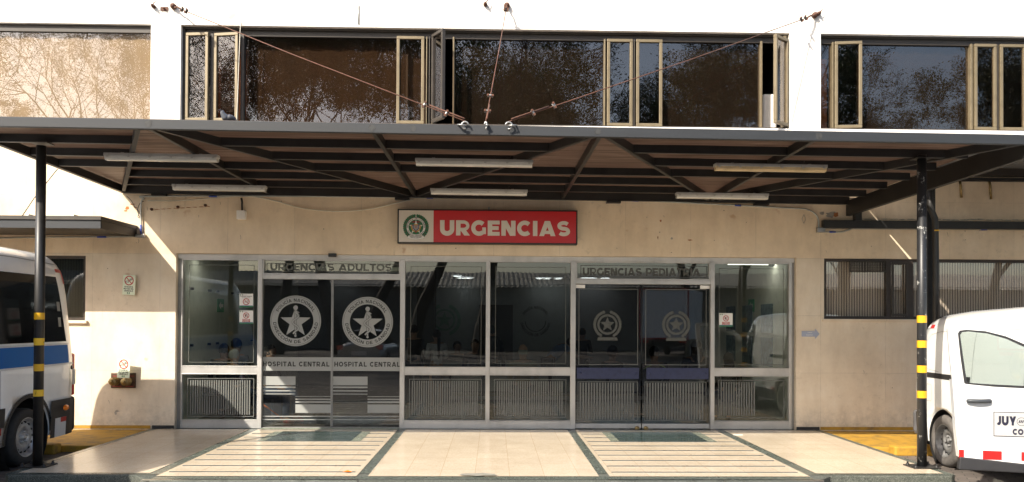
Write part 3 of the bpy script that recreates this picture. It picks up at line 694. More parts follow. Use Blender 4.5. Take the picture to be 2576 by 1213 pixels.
for i, (pa, pb, cx, cy) in enumerate(((661, 834.5, 743, 810), (836.5, 1007, 924, 812))):
    a, b = ex(pa), ex(pb); yy = EY+.01+i*.012
    d = pane('sliding_door', a, b, .03, zt0-.004, yy, M['glass_door'], HB)
    f = yy-.003
    bm = NB()
    ring_emblem(bm, ex(cx), ez(cy), .392, f-.001)
    rect(bm, a+.004, b-.004, ez(935), ez(901), f)
    caps_bm(bm, 'HOSPITAL CENTRAL', a+.004 if i == 0 else ex(841), b-.004 if i else ex(829), ez(924), ez(912), f-.002, .27, mi=1, gap=.2)
    m_ = ex(744 if i == 0 else 925)
    rect(bm, a+.01, m_, ez(971), ez(949), f); rect(bm, m_+.002, b-.004, ez(1040), ez(1019), f)
    for q, hh in ((976, 4), (985, 3), (993, 2)): rect(bm, a+.01, m_, ez(q+hh/2), ez(q-hh/2), f)
    for q, hh in ((999, 1.5), (1006, 3), (1013, 4)): rect(bm, m_+.002, b-.004, ez(q+hh/2), ez(q-hh/2), f)
    for q in (1049, 1057): rect(bm, a+.004, b-.004, ez(q+1.2), ez(q-1.2), f)
    obj('film_graphics', bm, [M['film'], M['ink']], d)
    obj('door_edge', box(NB(), b-.012 if i == 0 else a-.004, b+.004 if i == 0 else a+.008, yy-.004, yy+.012, .03, zt0-.004), M['alu_dark'], d)
    obj('floor_guide', box(NB(), a, b, EY-.03, EY+.05, .004, .022), M['alu_dark'], d)
tag(obj('door_sensor', box(NB(), UX(827, 643), UX(847, 643), -.05, -.002, UZ(835, 647), UZ(835, 638)), M['black_steel'], None, bev=.006), 'small black motion sensor above the left doors', 'sensor')
# hinged doors (right bay)
zt0, zt1 = ez(713), ez(703)
bm = NB(); a, b = MX[4][1], MX[5][0]; box(bm, a, b, EY-.05, EY+.05, zt0, zt1); frame_bm(bm, a, b, zt1, Z_head+.024, EY-.045, EY+.045, .022)
tr = obj('transom', bm, M['alu'], HB, bev=.003); pane('pane', a+.01, b-.01, zt1+.01, Z_head+.01, EY, M['glass'], tr)
bm = NB(); caps_bm(bm, 'URGENCIAS PEDIATRIA', UX(1466, 680, EY), UX(1762, 680, EY), ez(692), ez(672), EY-.004, .28); outline(bm, a+.08, b-.05, zt1+.045, Z_head-.035, EY-.003, .01); obj('etched_lettering', bm, M['film_etch'], tr)
for i, (pa, pb, cx) in enumerate(((1447.5, 1613, 1528), (1615.5, 1785, 1701))):
    a, b = ex(pa), ex(pb); yy = EY+.004
    d = pane('hinged_door', a+.003, b-.003, ez(1066), zt0-.006, yy, M['glass_door'], HB); f = yy-.003
    obj('bottom_rail', box(NB(), a+.003, b-.003, yy-.02, yy+.026, .012, ez(1065)), M['alu'], d, bev=.003)
    bm = NB(); outline(bm, a+.05, b-.05, ez(917), ez(725), f, .009); outline(bm, a+.04, b-.05, ez(1058), ez(959), f, .009)
    n = int((b-a-.14)/.0435)
    for k in range(n): x = a+.07+k*.0435; rect(bm, x, x+.024, ez(1055), ez(962), f)
    obj('ribbed_film', bm, M['film_dim'], d)
    bm = NB(); ccx, ccz, rr = ex(cx), ez(815), .20
    ring(bm, ccx, ccz, rr*.62, rr*.80, f, 40); star(bm, ccx, ccz, rr*.6, f, .42)
    for k in range(26):
        t = R(-58+296*k/25)
        if abs(((math.degrees(t)-90+180) % 360)-180) < 8: continue
        disc(bm, ccx+rr*1.0*math.cos(t), ccz+rr*1.0*math.sin(t), rr*.13, f-.0005*(k % 2)-.0005, 8)
    poly(bm, [(ccx-rr*.75, ccz-rr*1.0), (ccx+rr*.75, ccz-rr*1.0), (ccx+rr*.8, ccz-rr*1.25), (ccx-rr*.8, ccz-rr*1.25)], f-.002)
    obj('etched_emblem', bm, M['film_etch'], d)
    obj('push_plate', box(NB(), ex(1451 if i == 0 else 1626), ex(1607 if i == 0 else 1782), yy-.03, yy-.008, ez(952), ez(924)), M['blue_metal'], d, bev=.003)
    bm = NB()
    for q in ((1460, 1599) if i == 0 else (1634, 1774)): lathe(bm, [(0, -.003), (.022, -.003), (.022, .002)], 16, 'y', (ex(q), yy-.032, ez(938)))
    obj('plate_screw', bm, M['blue_metal'], d, True)
    obj('patch_fitting', box(NB(), *((a+.004, ex(1471)) if i == 0 else (ex(1761), b-.004)), yy-.016, yy-.001, ez(723.5), ez(715)), M['white_paint'], d, bev=.003)
    bm = lathe(NB(), [(0, -.035), (.028, -.035), (.036, -.02), (.036, .0)], 20, 'y', (ex(1603 if i == 0 else 1625), yy-.02, ez(1076.5)))
    obj('lock_knob', bm, M['brassfit'], d, True)
obj('door_threshold', box(NB(), MX[1][1], MX[2][0], EY-.06, EY+.1, .001, .012), M['greenpale'], HB)

# ---- lobby behind the glass
IX0, IX1, IYB, IZC = -4.98, 4.95, 8.2, 2.78
HR = HB
obj('lobby_floor', box(NB(), IX0, IX1, .245, IYB, -.05, .0), pm('lobby_floor', (.20, .18, .15), .25, var=.08), HR)
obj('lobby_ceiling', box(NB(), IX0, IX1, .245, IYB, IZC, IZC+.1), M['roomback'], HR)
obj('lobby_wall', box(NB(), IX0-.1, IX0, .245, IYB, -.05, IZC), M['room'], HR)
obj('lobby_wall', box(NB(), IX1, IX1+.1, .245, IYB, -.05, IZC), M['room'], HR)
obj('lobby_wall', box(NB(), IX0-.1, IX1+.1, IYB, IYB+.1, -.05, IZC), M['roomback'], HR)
obj('lobby_threshold', box(NB(), RX0, RX1, .0, .245, -.05, .0), M['greendark'], HR)
obj('lobby_pillar', box(NB(), UX(1048, 850, 4), UX(1050, 850, 4)+.35, 4, 4.35, 0, IZC), M['roomdark'], HR)

# ------------------------------------------------------------------ the main canopy
CF, CX0, CX1 = -3.88, -5.67, 5.52
HBOT, HH = 3.585, .10                       # underside of the members, member depth
def hb(y): return HBOT+.017*(-y)            # slight fall towards the wall
can = thing('entrance_canopy', 'long dark steel canopy with bronze plastic sheets on two black posts', 'canopy', (0, 0, 0))
def member(name, a, b, w_=.06, h=HH, drop=0):
    return obj(name, beam(NB(), (a[0], a[1], hb(a[1])+HH-drop), (b[0], b[1], hb(b[1])+HH-drop), w_, h), M['black_steel'], can, bev=.004)
zt = hb(CF)
obj('front_fascia', box(NB(), CX0-.06, CX1+.45, CF-.06, CF+.0, zt-.005, zt+.098), M['fascia'], can, bev=.005)
bm = NB(); 
for px, y0 in ((375, 345), (1040, 0), (1505, 0), (2060, 0), (935, 0)):
    x = UX(px, 320, CF-.06); random.seed(px)
    poly(bm, [(x+random.uniform(.02, .05)*math.cos(k*.8), zt+.05+random.uniform(.025, .05)*math.sin(k*.8)) for k in range(8)], CF-.0625)
obj('weld_patch', bm, pm('scraped_primer', (.035, .036, .036), .7, var=.3, scale=20), can)
member('ledger', (CX0, -.05), (CX1, -.05), .06, .12)
member('edge_beam', (CX0, CF+.01), (CX0, -.02), .06, .11)
obj('edge_beam', beam(NB(), (CX1+.26, CF-.0, hb(CF)+.10), (CX1+.0, -.02, hb(0)+.04), .07, .235), M['black_steel'], can, bev=.006)
TR = [(-3.63, -3.45), (-1.28, -1.22), (1.12, 1.06), (3.43, 3.37)]
for a, b in TR: member('rafter', (a, CF), (b, -.08), .05)
DG = [((-3.75, CF), (CX0+.05, -.1)), ((-3.55, CF), (-1.30, -.1)), ((-1.16, -.1), (1.05, CF)), ((1.2, CF), (3.3, -.1)), ((3.46, -.1), (5.68, CF))]
for i, (a, b) in enumerate(DG): 
    o = member('diagonal_brace', a, b, .05)
    o.location.z = -.0035
    if i == 0: o.data.materials[0] = M['fascia']
def xat(seg, y): (xa, ya), (xb, yb) = seg; return xa+(xb-xa)*(y-ya)/(yb-ya)
PY = [-3.17, -2.50, -1.87, -1.25, -.62]
for i, y in enumerate(PY):
    d = [xat(s, y) for s in DG]
    if i < 2: segs = [(CX0, d[0]), (d[1], d[2]), (d[3], CX1)]
    elif i == 2: segs = [(CX0, CX1)]
    else: segs = [(d[0], d[1]), (d[2], d[3]), (d[4], CX1)]
    for a, b in segs:
        o = member('purlin', (a, y), (b, y), .05, .095); o.location.z = .002
sx_ = [CX0-.03, -3.6, -1.3, 1.05, 3.35, CX1+.16]
for i in range(5):
    bm = NB(); a, b = sx_[i]+.0004, sx_[i+1]-.0004
    v = [bm.verts.new(p) for p in ((a, CF, hb(CF)+HH+.006), (b, CF, hb(CF)+HH+.006), (b, -.01, hb(0)+HH+.006), (a, -.01, hb(0)+HH+.006))]
    u = [bm.verts.new(q.co+Vector((0, 0, .008))) for q in v]
    bm.faces.new(v[::-1]); bm.faces.new(u)
    for k in range(4): bm.faces.new((v[k], v[(k+1) % 4], u[(k+1) % 4], u[k]))
    obj('roof_sheet', bm, M['sheet'], can)
obj('gutter', box(NB(), CX0, CX1, -.02, -.003, hb(0)+.10, hb(0)+.17), M['black_steel'], can)
for px in (405, 1013, 1542, 1912): x = UX(px, 500); obj('wall_bracket', box(NB(), x-.11, x+.11, -.10, -.002, hb(0)-.055, hb(0)-.025), M['black_steel'], can)
def post(px0, px1, mat, bands):
    x = UX(px1, 1176, -3.2); xt = UX(px0, 345, -3.2); x = (x+xt)/2
    bm = tube(NB(), [(x, -3.2, .012), (x, -3.2, hb(-3.2)-.01)], .052, 28)
    o = obj('post', bm, mat, can, True)
    obj('top_plate', box(NB(), x-.10, x+.10, -3.29, -3.11, hb(-3.2)-.012, hb(-3.2)-.001), M['black_steel'], o)
    bm = box(NB(), x-.155, x+.155, -3.33, -3.07, .008, .020)
    for dx in (-.12, .12):
        for dy in (-.09, .09): lathe(bm, [(0, .055), (.012, .055), (.012, .035), (.02, .035), (.02, .018)], 8, 'z', (x+dx, -3.2+dy, 0))
    obj('base_plate', bm, M['black_steel'], o)
    for a, b, mm in bands:
        obj('yellow_band', tube(NB(), [(x, -3.2, a), (x, -3.2, b)], .0535, 28, False), M[mm], o, True)
    return x
PL = post(103, 96, M['black_steel'], [(UZ(97, b, -3.25), UZ(97, a, -3.25), m_) for a, b, m_ in ((787, 804, 'yellowtape'), (851, 869, 'peel'), (916, 934, 'yellowtape'), (981, 998, 'peel'))])
PR = post(2318, 2320, M['chip'], [(UZ(2320, b, -3.25), UZ(2320, a, -3.25), 'yellowtape') for a, b in ((794, 812), (857, 875), (920, 938), (984, 1002))])

TILT = lambda x: -.007*x-.012
for o in list(can.children)+[c for p in can.children for c in p.children if c.name.startswith('top_plate')]:
    if o.name.startswith('post'): continue
    for v in o.data.vertices: v.co.z += TILT(v.co.x)
# stay cables from the upper wall down to the front beam
def clamp(bm, p, d):
    p = Vector(p); d = Vector(d).normalized(); s = d.cross(Vector((0, 1, 0))).normalized()
    tube(bm, [p-s*.035+Vector((0, -.02, 0)), p+s*.035+Vector((0, -.02, 0))], .012, 8, mi=0)
    tube(bm, [p-s*.03, p+s*.03], .017, 8, mi=0)
    for q in (-1, 1): tube(bm, [p+s*.026*q+Vector((0, -.045, 0)), p+s*.026*q+Vector((0, -.02, 0))], .014, 6, mi=1)
def stay(lab, top, bot, t_px, mi_):
    a = Vector((UX(*top), -.03, UZ(*top))); Yf = CF-.09; b = Vector((UX(*bot, Yf), Yf, UZ(*bot, Yf)))
    d = (b-a); t = thing('stay_cable', lab, 'cable', tuple(a), 0, 'rusty stay cables holding up the canopy')
    T = lambda v: tuple(Vector(v)-a)
    bm = tube(NB(), [T(a+d*.04), T(a+d*.5+Vector((0, 0, -.015))), T(b)], [.0062, .0062, .0062], 8)
    bm = tube(bm, [T(b-d*.09+Vector((.01, 0, .018))), T(b-d*.004+Vector((.01, -.004, .02)))], .008, 8)
    obj('wire', bm, M['rust'], t, True)
    for k in t_px:
        bm = NB(); clamp(bm, T(b-d*k), d); obj('wire_clamp', bm, [M['galv'], M['rust']], t)
    bm = NB(); hook = [b+Vector((0, -.0, 0))+Vector((.036*math.sin(q)*(mi_), -.01, -.045-.036*math.cos(q)*1.0)) for q in [k*.5-.3 for k in range(11)]]
    tube(bm, [T(p) for p in hook], .009, 8); tube(bm, [T(b+Vector((.08*mi_, .04, -.03))), T(b+Vector((.06*mi_, -.03, -.045))), T(b+Vector((0, -.03, -.05)))], .009, 8)
    obj('hook', bm, M['galv'], t, True)
    bm = NB(); e = a+d*.04
    tube(bm, [T(a), T(a+d*.012+Vector((0, -.015, -.01))), T(a+d*.022+Vector((0, -.02, .01))), T(e)], .013, 8)
    lathe(bm, [(0, -.05), (.03, -.05), (.03, -.02), (.045, -.015), (.045, .028)], 12, 'y', (0, 0, 0)); obj('wall_eye', bm, M['rust'], t, True)
    bm = NB(); clamp(bm, T(a+d*.045), d); obj('wire_clamp', bm, [M['black_steel'], M['rust']], t); bm = NB(); clamp(bm, T(a+d*.065), d); obj('wire_clamp', bm, [M['black_steel'], M['rust']], t)
stay('rusty stay cable running from upper left of wall down to canopy centre', (438, 18), (1170, 305), (.045, .10), -1)
stay('short steep rusty stay cable straight above the canopy middle', (1275, 16), (1222, 305), (.06, .16), .3)
stay('rusty stay cable running from upper right of wall down to canopy centre', (2048, 40), (1280, 306), (.055, .105), 1)
for px, py, lab in ((388, 18, 'rusty bolt left of the square plate on the upper wall'), (1221, 13, 'rusty bolt beside the middle cable anchor'), (2058, 36, 'rusty bolt right of the right hand cable anchor')):
    x, z = U(px, py); bm = lathe(NB(), [(0, -.09), (.018, -.09), (.018, -.05), (.03, -.045), (.03, .0)], 10, 'y', (0, 0, 0)); tube(bm, [(0, -.07, 0), (.03, -.08, .04), (.045, -.06, .06)], .007, 6)
    o = obj('anchor_bolt', bm, M['rust'], None, True); o.location = (x, -.001, z); tag(o, lab, 'bolt', 'rusty bolts in the upper wall')
x, z = U(414, 23); bm = box(NB(), x-.055, x+.055, -.012, -.001, z-.03, z+.03); lathe(bm, [(0, -.05), (.014, -.05), (.014, -.01)], 8, 'y', (x, 0, z)); tag(obj('anchor_plate', bm, M['rust']), 'small dark square anchor plate with one bolt on the upper wall', 'plate')
x = UX(902, 40); tag(obj('wall_rod', tube(NB(), [(x, -.012, UZ(902, 62)), (x, -.012, UZ(902, 14))], .008, 6), M['conduit']), 'thin grey rod fixed upright above the long brown window', 'rod')
x = UX(603, 190); bm = tube(NB(), bez([(UX(609, 64), -.01, UZ(609, 64)), (UX(608, 68), -.06, UZ(608, 70)), (UX(603, 190), -.06, UZ(603, 190)), (UX(598, 302), -.055, ZB-.1)], 6), .006, 6)
tag(obj('hanging_cable', bm, M['cable']), 'thin white cable hanging down in front of the long brown window', 'cable')

# strip lamps under the canopy
def lamp(pl, pr, py, Y, mat, lab, tilt=0):
    xa, xb = UX(pl, py, Y), UX(pr, py, Y); z = hb(Y)-.030+TILT((xa+xb)/2); ln = xb-xa; tilt = .007
    t = thing('strip_lamp', lab, 'lamp', ((xa+xb)/2, Y, z), 0, 'fluorescent strip lamps under the canopy'); t.rotation_euler = (0, tilt, 0)
    h = ln/2
    bm = box(NB(), -h, h, -.055, .055, -.015, .022); box(bm, -h*.72, -h*.66, -.03, .03, .022, .032); box(bm, h*.66, h*.72, -.03, .03, .022, .032); obj('housing', bm, M['lampbody'], t, bev=.008)
    bm = NB(); prof = [(-.05, -.015), (-.046, -.045), (-.03, -.062), (.03, -.062), (.046, -.045), (.05, -.015)]
    for q, s in zip(prof, prof[1:]):
        bm.faces.new([bm.verts.new(p) for p in ((-h*.985, *q), (h*.985, *q), (h*.985, *s), (-h*.985, *s))])
    for sg in (-1, 1): bm.faces.new([bm.verts.new((sg*h*.985, *p)) for p in prof])
    bmesh.ops.remove_doubles(bm, verts=bm.verts, dist=1e-4); obj('diffuser', bm, mat, t)
    for k in range(6):
        x = -h*.93+k*h*1.86/5; obj('clip', box(NB(), x-.012, x+.012, -.066, -.052, -.028, .016), M['lampbody'], t)
    if ln > 1.3 and pl > 1000 and pl < 1100:
        pass
    tube_bm = tube(NB(), [(h*.5, .06, .03), (h*.6, .0, .05), (h*.62, .02, .075)], .006, 6); obj('supply_wire', tube_bm, M['black_steel'], t)
lamp(265, 550, 410, -2.75, M['lampdiff'], 'grey strip lamp under the far left front of the canopy')
lamp(1045, 1341, 415, -2.75, M['lampdiff'], 'white strip lamp above and left of the red sign, front row', R(.5))
lamp(1797, 2078, 434, -2.75, M['lampdiffY'], 'strip lamp with yellowed cover, front row at right', R(.2))
lamp(435, 670, 480, -.78, M['lampdiff'], 'grey strip lamp near the wall above the white junction box')
lamp(1083, 1327, 487, -.78, M['lampdiff'], 'white strip lamp near the wall directly above the red sign')
lamp(1700, 1932, 501, -.78, M['lampdiff'], 'white strip lamp near the wall, back row at right', R(.3))

# right hand neighbour canopy, its column and downpipe
rc = thing('side_canopy', 'grey sheeted side canopy with brown frame right of the main canopy', 'canopy', (0, 0, 0))
RZ = 4.0
bm = NB(); q = [(5.80, -3.5, RZ-.28), (13, -3.5, RZ-.28), (13, -.06, RZ+.10), (5.28, -.06, RZ+.10)]  # slope and overhang shaped to keep sun off the right wall
v = [bm.verts.new(p) for p in q]; u_ = [bm.verts.new((p[0], p[1], p[2]+.03)) for p in q]; bm.faces.new(v[::-1]); bm.faces.new(u_)
for k in range(4): bm.faces.new((v[k], v[(k+1) % 4], u_[(k+1) % 4], u_[k]))
obj('roof_panel', bm, pm('bluish_roof_panel', (.13, .15, .18), .35, var=.05), rc)
obj('wall_frame', box(NB(), 5.62, 13, -.10, -.004, RZ-.02, RZ+.098), M['bronze_d'], rc)
obj('wall_angle', box(NB(), 5.72, 13, -.06, -.002, RZ-.10, RZ-.05), M['black_steel'], rc)
xc = UX(2337, 600, -1.3); obj('column', box(NB(), xc-.06, xc+.06, -1.36, -1.24, ST, RZ-.05), M['black_steel'], rc, bev=.006)
z0_, z1_ = UZ(2300, 578), UZ(2300, 558)
obj('wall_beam', box(NB(), UX(2066, 568), 13, -.09, -.002, UZ(2150, 576), UZ(2150, 556)), M['black_steel'], rc, bev=.004)
xb = UX(2153, 545); obj('hanger', box(NB(), xb-.05, xb+.05, -.10, -.01, z1_, hb(0)-.05), M['black_steel'], rc)
bm = NB(); y = -1.45
pp = [(UX(2338, 500, y), y, UZ(2338, 470, y)), (UX(2340, 520, y), y, UZ(2340, 522, y)), (UX(2352, 550, y), y-.0, UZ(2353, 550, y)), (UX(2353, 560, y), y, UZ(2354, 566, y)), (UX(2354, 600, y), y, UZ(2354, 640, y)), (UX(2354, 600, y), y, .02)]
tube(bm, pp, .042, 14); 
dp = tag(obj('downpipe', bm, M['black_steel'], None), 'black cranked downpipe in front of the black column at right', 'downpipe')
obj('cable_tie', tube(NB(), [(pp[4][0], y, UZ(2354, 582, y)), (pp[4][0], y, UZ(2354, 579, y))], .045, 14), M['yellowtape'], dp)
for px, h in ((2413, 0), (2487, 0)):
    bm = tube(NB(), [(UX(px, 465), -.02, RZ-.1), (UX(px+1, 480), -.03, RZ-.16), (UX(px+4, 494), -.02, UZ(px, 498+(px > 2450)*4))], .018, 8)
    tag(obj('pipe_stub', bm, M['brassfit']), 'short pale pipe stub hanging on the right wall, %s' % ('nearer the black column' if px < 2450 else 'nearer the picture edge'), 'pipe', 'pipe stubs on the right wall')
# left small canopy
lc = thing('small_side_canopy', 'low dark metal canopy on the left wall above the van', 'canopy', (0, 0, 0))
z0, z1, xe = 2.93, 3.045, -5.46
obj('fascia', box(NB(), -14, xe, -1.13, -1.10, z0, z1), M['fascia'], lc, bev=.003)
obj('side_fascia', box(NB(), xe-.03, xe, -1.098, -.002, z0+.0, z1), M['bronze_d'], lc)
obj('top_sheet', box(NB(), -14, xe+.01, -1.15, -.002, z1+.003, z1+.055), M['bronze_d'], lc)
obj('soffit', box(NB(), -14, xe-.032, -1.098, -.002, z0+.02, z0+.03), M['black_steel'], lc)
for k in range(4): obj('sheet_rib', box(NB(), -7.7+k*.62-.02, -7.7+k*.62+.02, -1.152, -.7, z1+.056, z1+.075), M['white_paint'], lc)

# ------------------------------------------------------------------ things on the wall
def wire(name, lab, cat, pts, r, mat, sm=8, n=8):
    return tag(obj(name, tube(NB(), bez(pts, sm) if sm else pts, r, n), M[mat]), lab, cat)
zc = lambda px, py, Y=-.03: (UX(px, py, Y), Y, UZ(px, py, Y))
c1 = wire('conduit', 'long grey electrical conduit along the top of the wall beneath the canopy', 'conduit', [zc(355, 590), zc(355, 515), zc(362, 500), zc(380, 494), zc(700, 493.5), zc(1040, 497), zc(1500, 501), zc(1760, 512), zc(1990, 524), zc(2032, 528), zc(2052, 540), zc(2059, 556), zc(2059, 575)], .013, 'conduit', 6)
for a, b in ((zc(354.5, 566), zc(355, 590)), (zc(526, 494), zc(546, 494)), (zc(1073, 497.5), zc(1089, 497.7)), (zc(1588, 504.5), zc(1606, 505.3)), (zc(1848, 516.5), zc(1864, 517.3))): obj('blue_marking', tube(NB(), [a, b], .0155, 8), M['bluetape'], c1)
jb = tag(obj('junction_box', box(NB(), *sorted((UX(344, 595), UX(368, 595))), -.07, -.003, UZ(355, 599), UZ(355, 590)), M['galv'], None, bev=.006), 'galvanised junction box at the end of the small left canopy', 'junction box')
c2 = wire('conduit', 'horizontal grey conduit under the small left canopy', 'conduit', [zc(-60, 600), zc(120, 597.5), zc(346, 595)], .013, 'conduit', 0)
obj('blue_marking', tube(NB(), [zc(245, 596.5), zc(268, 596)], .0155, 8), M['bluetape'], c2)
tag(obj('junction_box', box(NB(), *sorted((UX(2052, 580), UX(2072, 580))), -.07, -.003, UZ(2060, 586), UZ(2060, 573)), M['galv'], None, bev=.008), 'grey junction box at the left end of the right wall conduit', 'junction box')
c3 = wire('conduit', 'horizontal grey conduit running right from the junction box along the right wall', 'conduit', [zc(2070, 583.5), zc(2115, 584), zc(2140, 577), zc(2165, 575.5), zc(2400, 577), zc(2700, 579)], .012, 'conduit', 5)
for a, b in ((2086, 2102), (2467, 2483)): obj('blue_marking', tube(NB(), [zc(a, 583.7 if a < 2200 else 577.6), zc(b, 583.9 if a < 2200 else 577.7)], .0145, 8), M['bluetape'], c3)
wire('slack_cable', 'cream cable sagging along the wall between the conduit and the red sign', 'cable', [zc(372, 505), zc(450, 505), zc(560, 497), zc(625, 494), zc(690, 505), zc(760, 524), zc(850, 532), zc(930, 526), zc(1000, 510), zc(1040, 502)], .009, 'cable')
wire('loose_cable', 'thin dark tangled cable hanging beside the left conduit', 'cable', [zc(318, 493), zc(330, 505), zc(340, 522), zc(350, 534), zc(347, 545), (*zc(352, 548),), zc(346, 530), zc(352, 512), zc(362, 506)], .005, 'black_steel')
t = tag(obj('white_wall_box', box(NB(), *sorted((UX(599, 540), UX(621, 540))), -.09, -.003, UZ(610, 553), UZ(610, 531)), M['white_paint'], None, bev=.008), 'small white box hanging on the wall above the left doors', 'junction box')
obj('feed_pipe', tube(NB(), [zc(609, 531, -.04), zc(609, 508, -.04), zc(607, 498, -.05)], .016, 8), M['black_steel'], t)
for px, py, lab in ((382, 527, 'dark wall screw near the left conduit with a dirt streak'), (448, 521, 'dark wall screw left of the white wall box'), (517, 517, 'dark wall screw nearest the white wall box')):
    x, z = U(px, py); tag(obj('wall_screw', lathe(NB(), [(0, -.03), (.018, -.03), (.022, 0)], 10, 'y', (x, -.001, z)), M['rust']), lab, 'screw', 'wall screws beneath the canopy')
# patches of rust and bare cement on the wall (flat marks)
random.seed(11)
def blotch(bm, cx, cz, rx, rz, y=-.0025, n=14, ang=0):
    p = []
    for k in range(n):
        a = 2*math.pi*k/n; q = .55+.5*random.random(); ux, uz = rx*q*math.cos(a), rz*q*math.sin(a); c, s = math.cos(ang), math.sin(ang)
        p.append((cx+ux*c-uz*s, cz+ux*s+uz*c))
    poly(bm, p, y)
mr_ = pm('rust_stain', (.40, .15, .05), .9, var=.25, scale=16); mc_ = pm('bare_cement', (.36, .33, .28), .95, var=.2, scale=14)
bm = NB()
for px, py, a, b in ((320, 524, .035, .035), (316, 531, .04, .014), (334, 514, .05, .01), (342, 522, .03, .008), (1662, 556, .018, .028), (1735, 604, .05, .012), (2103, 541, .05, .05), (1655, 598, .01, .03)):
    x, z = U(px, py); blotch(bm, x, z, a, b)
for k in range(9): x, z = U(395+k*16, 527-k*.9); blotch(bm, x, z, .05, .006)
obj('rust_stains', bm, mr_, HB)
bm = NB()
for px, py, a, b in ((2090, 540, .10, .06), (2068, 536, .05, .03), (295, 1034, .045, .018), (291, 1039, .022, .03), (1690, 600, .02, .02)):
    x, z = U(px, py); blotch(bm, x, z, a, b, -.0022)
for k in range(22): x, z = U(2160+k*22, 553+random.uniform(-1.5, 1.5)); blotch(bm, x, z, .09, .010, -.0022)
obj('bare_patches', bm, mc_, HB)
x, z = U(2022, 551); bm = NB(); line_poly(bm, [(x, z+.07), (x+.03, z), (x, z-.07), (x-.03, z), (x, z+.07)], .008, -.003); obj('diamond_mark', bm, mc_, HB)

# scattered chips, nail holes and short cracks in the cladding
random.seed(5); bm = NB()
for k in range(70):
    x = random.uniform(-6.2, 8.0); z = random.choice((random.uniform(2.72, 3.5), random.uniform(.2, 2.6)))
    if EX0-.25 < x < EX1+.25 and z < 2.72 or (x > 5.0 and 1.6 < z < 2.7) or (x < -6.1 and 1.6 < z < 2.75) or (-1.6 < x < 1.5 and z > 2.8): continue
    if random.random() < .5: blotch(bm, x, z, random.uniform(.005, .013), random.uniform(.005, .013), -.002, 7)
    else:
        a = random.uniform(1.1, 2.1); l = random.uniform(.02, .07); line_poly(bm, [(x, z), (x+l*.5*math.cos(a), z+l*.5*math.sin(a)), (x+l*.45*math.cos(a+.4), z+l*math.sin(a))], .004, -.002)
obj('wall_chips', bm, pm('chip_shadow', (.10, .08, .06), .9), HB)['kind'] = 'stuff'  # one dark tone for chips, holes and cracks
# illuminated style sign
sx0, sx1, sz0, sz1 = UX(1003, 572), UX(1450, 572), UZ(1226, 616.5), UZ(1226, 531)
sg = thing('emergency_sign', 'red and cream URGENCIAS sign with round police emblem over the entrance', 'sign', (0, 0, 0))
SY = -.16
bm = NB(); box(bm, sx0, sx1, SY, -.004, sz0, sz1); obj('sign_box', bm, M['black_steel'], sg, bev=.004)
xd = UX(1090.5, 572, SY); f0 = .022
obj('cream_panel', box(NB(), sx0+f0, xd, SY-.004, SY-.0005, sz0+f0, sz1-f0), M['sign_white'], sg)
obj('red_panel', box(NB(), xd, sx1-f0, SY-.004, SY-.0005, sz0+f0, sz1-f0), M['sign_red'], sg)
bm = NB(); caps_bm(bm, 'URGENCIAS', UX(1107, 573, SY), UX(1434, 573, SY), UZ(1270, 593.5, SY), UZ(1270, 555.5, SY), SY-.007, .31, gap=.12)
obj('lettering', bm, M['sign_white'], sg)
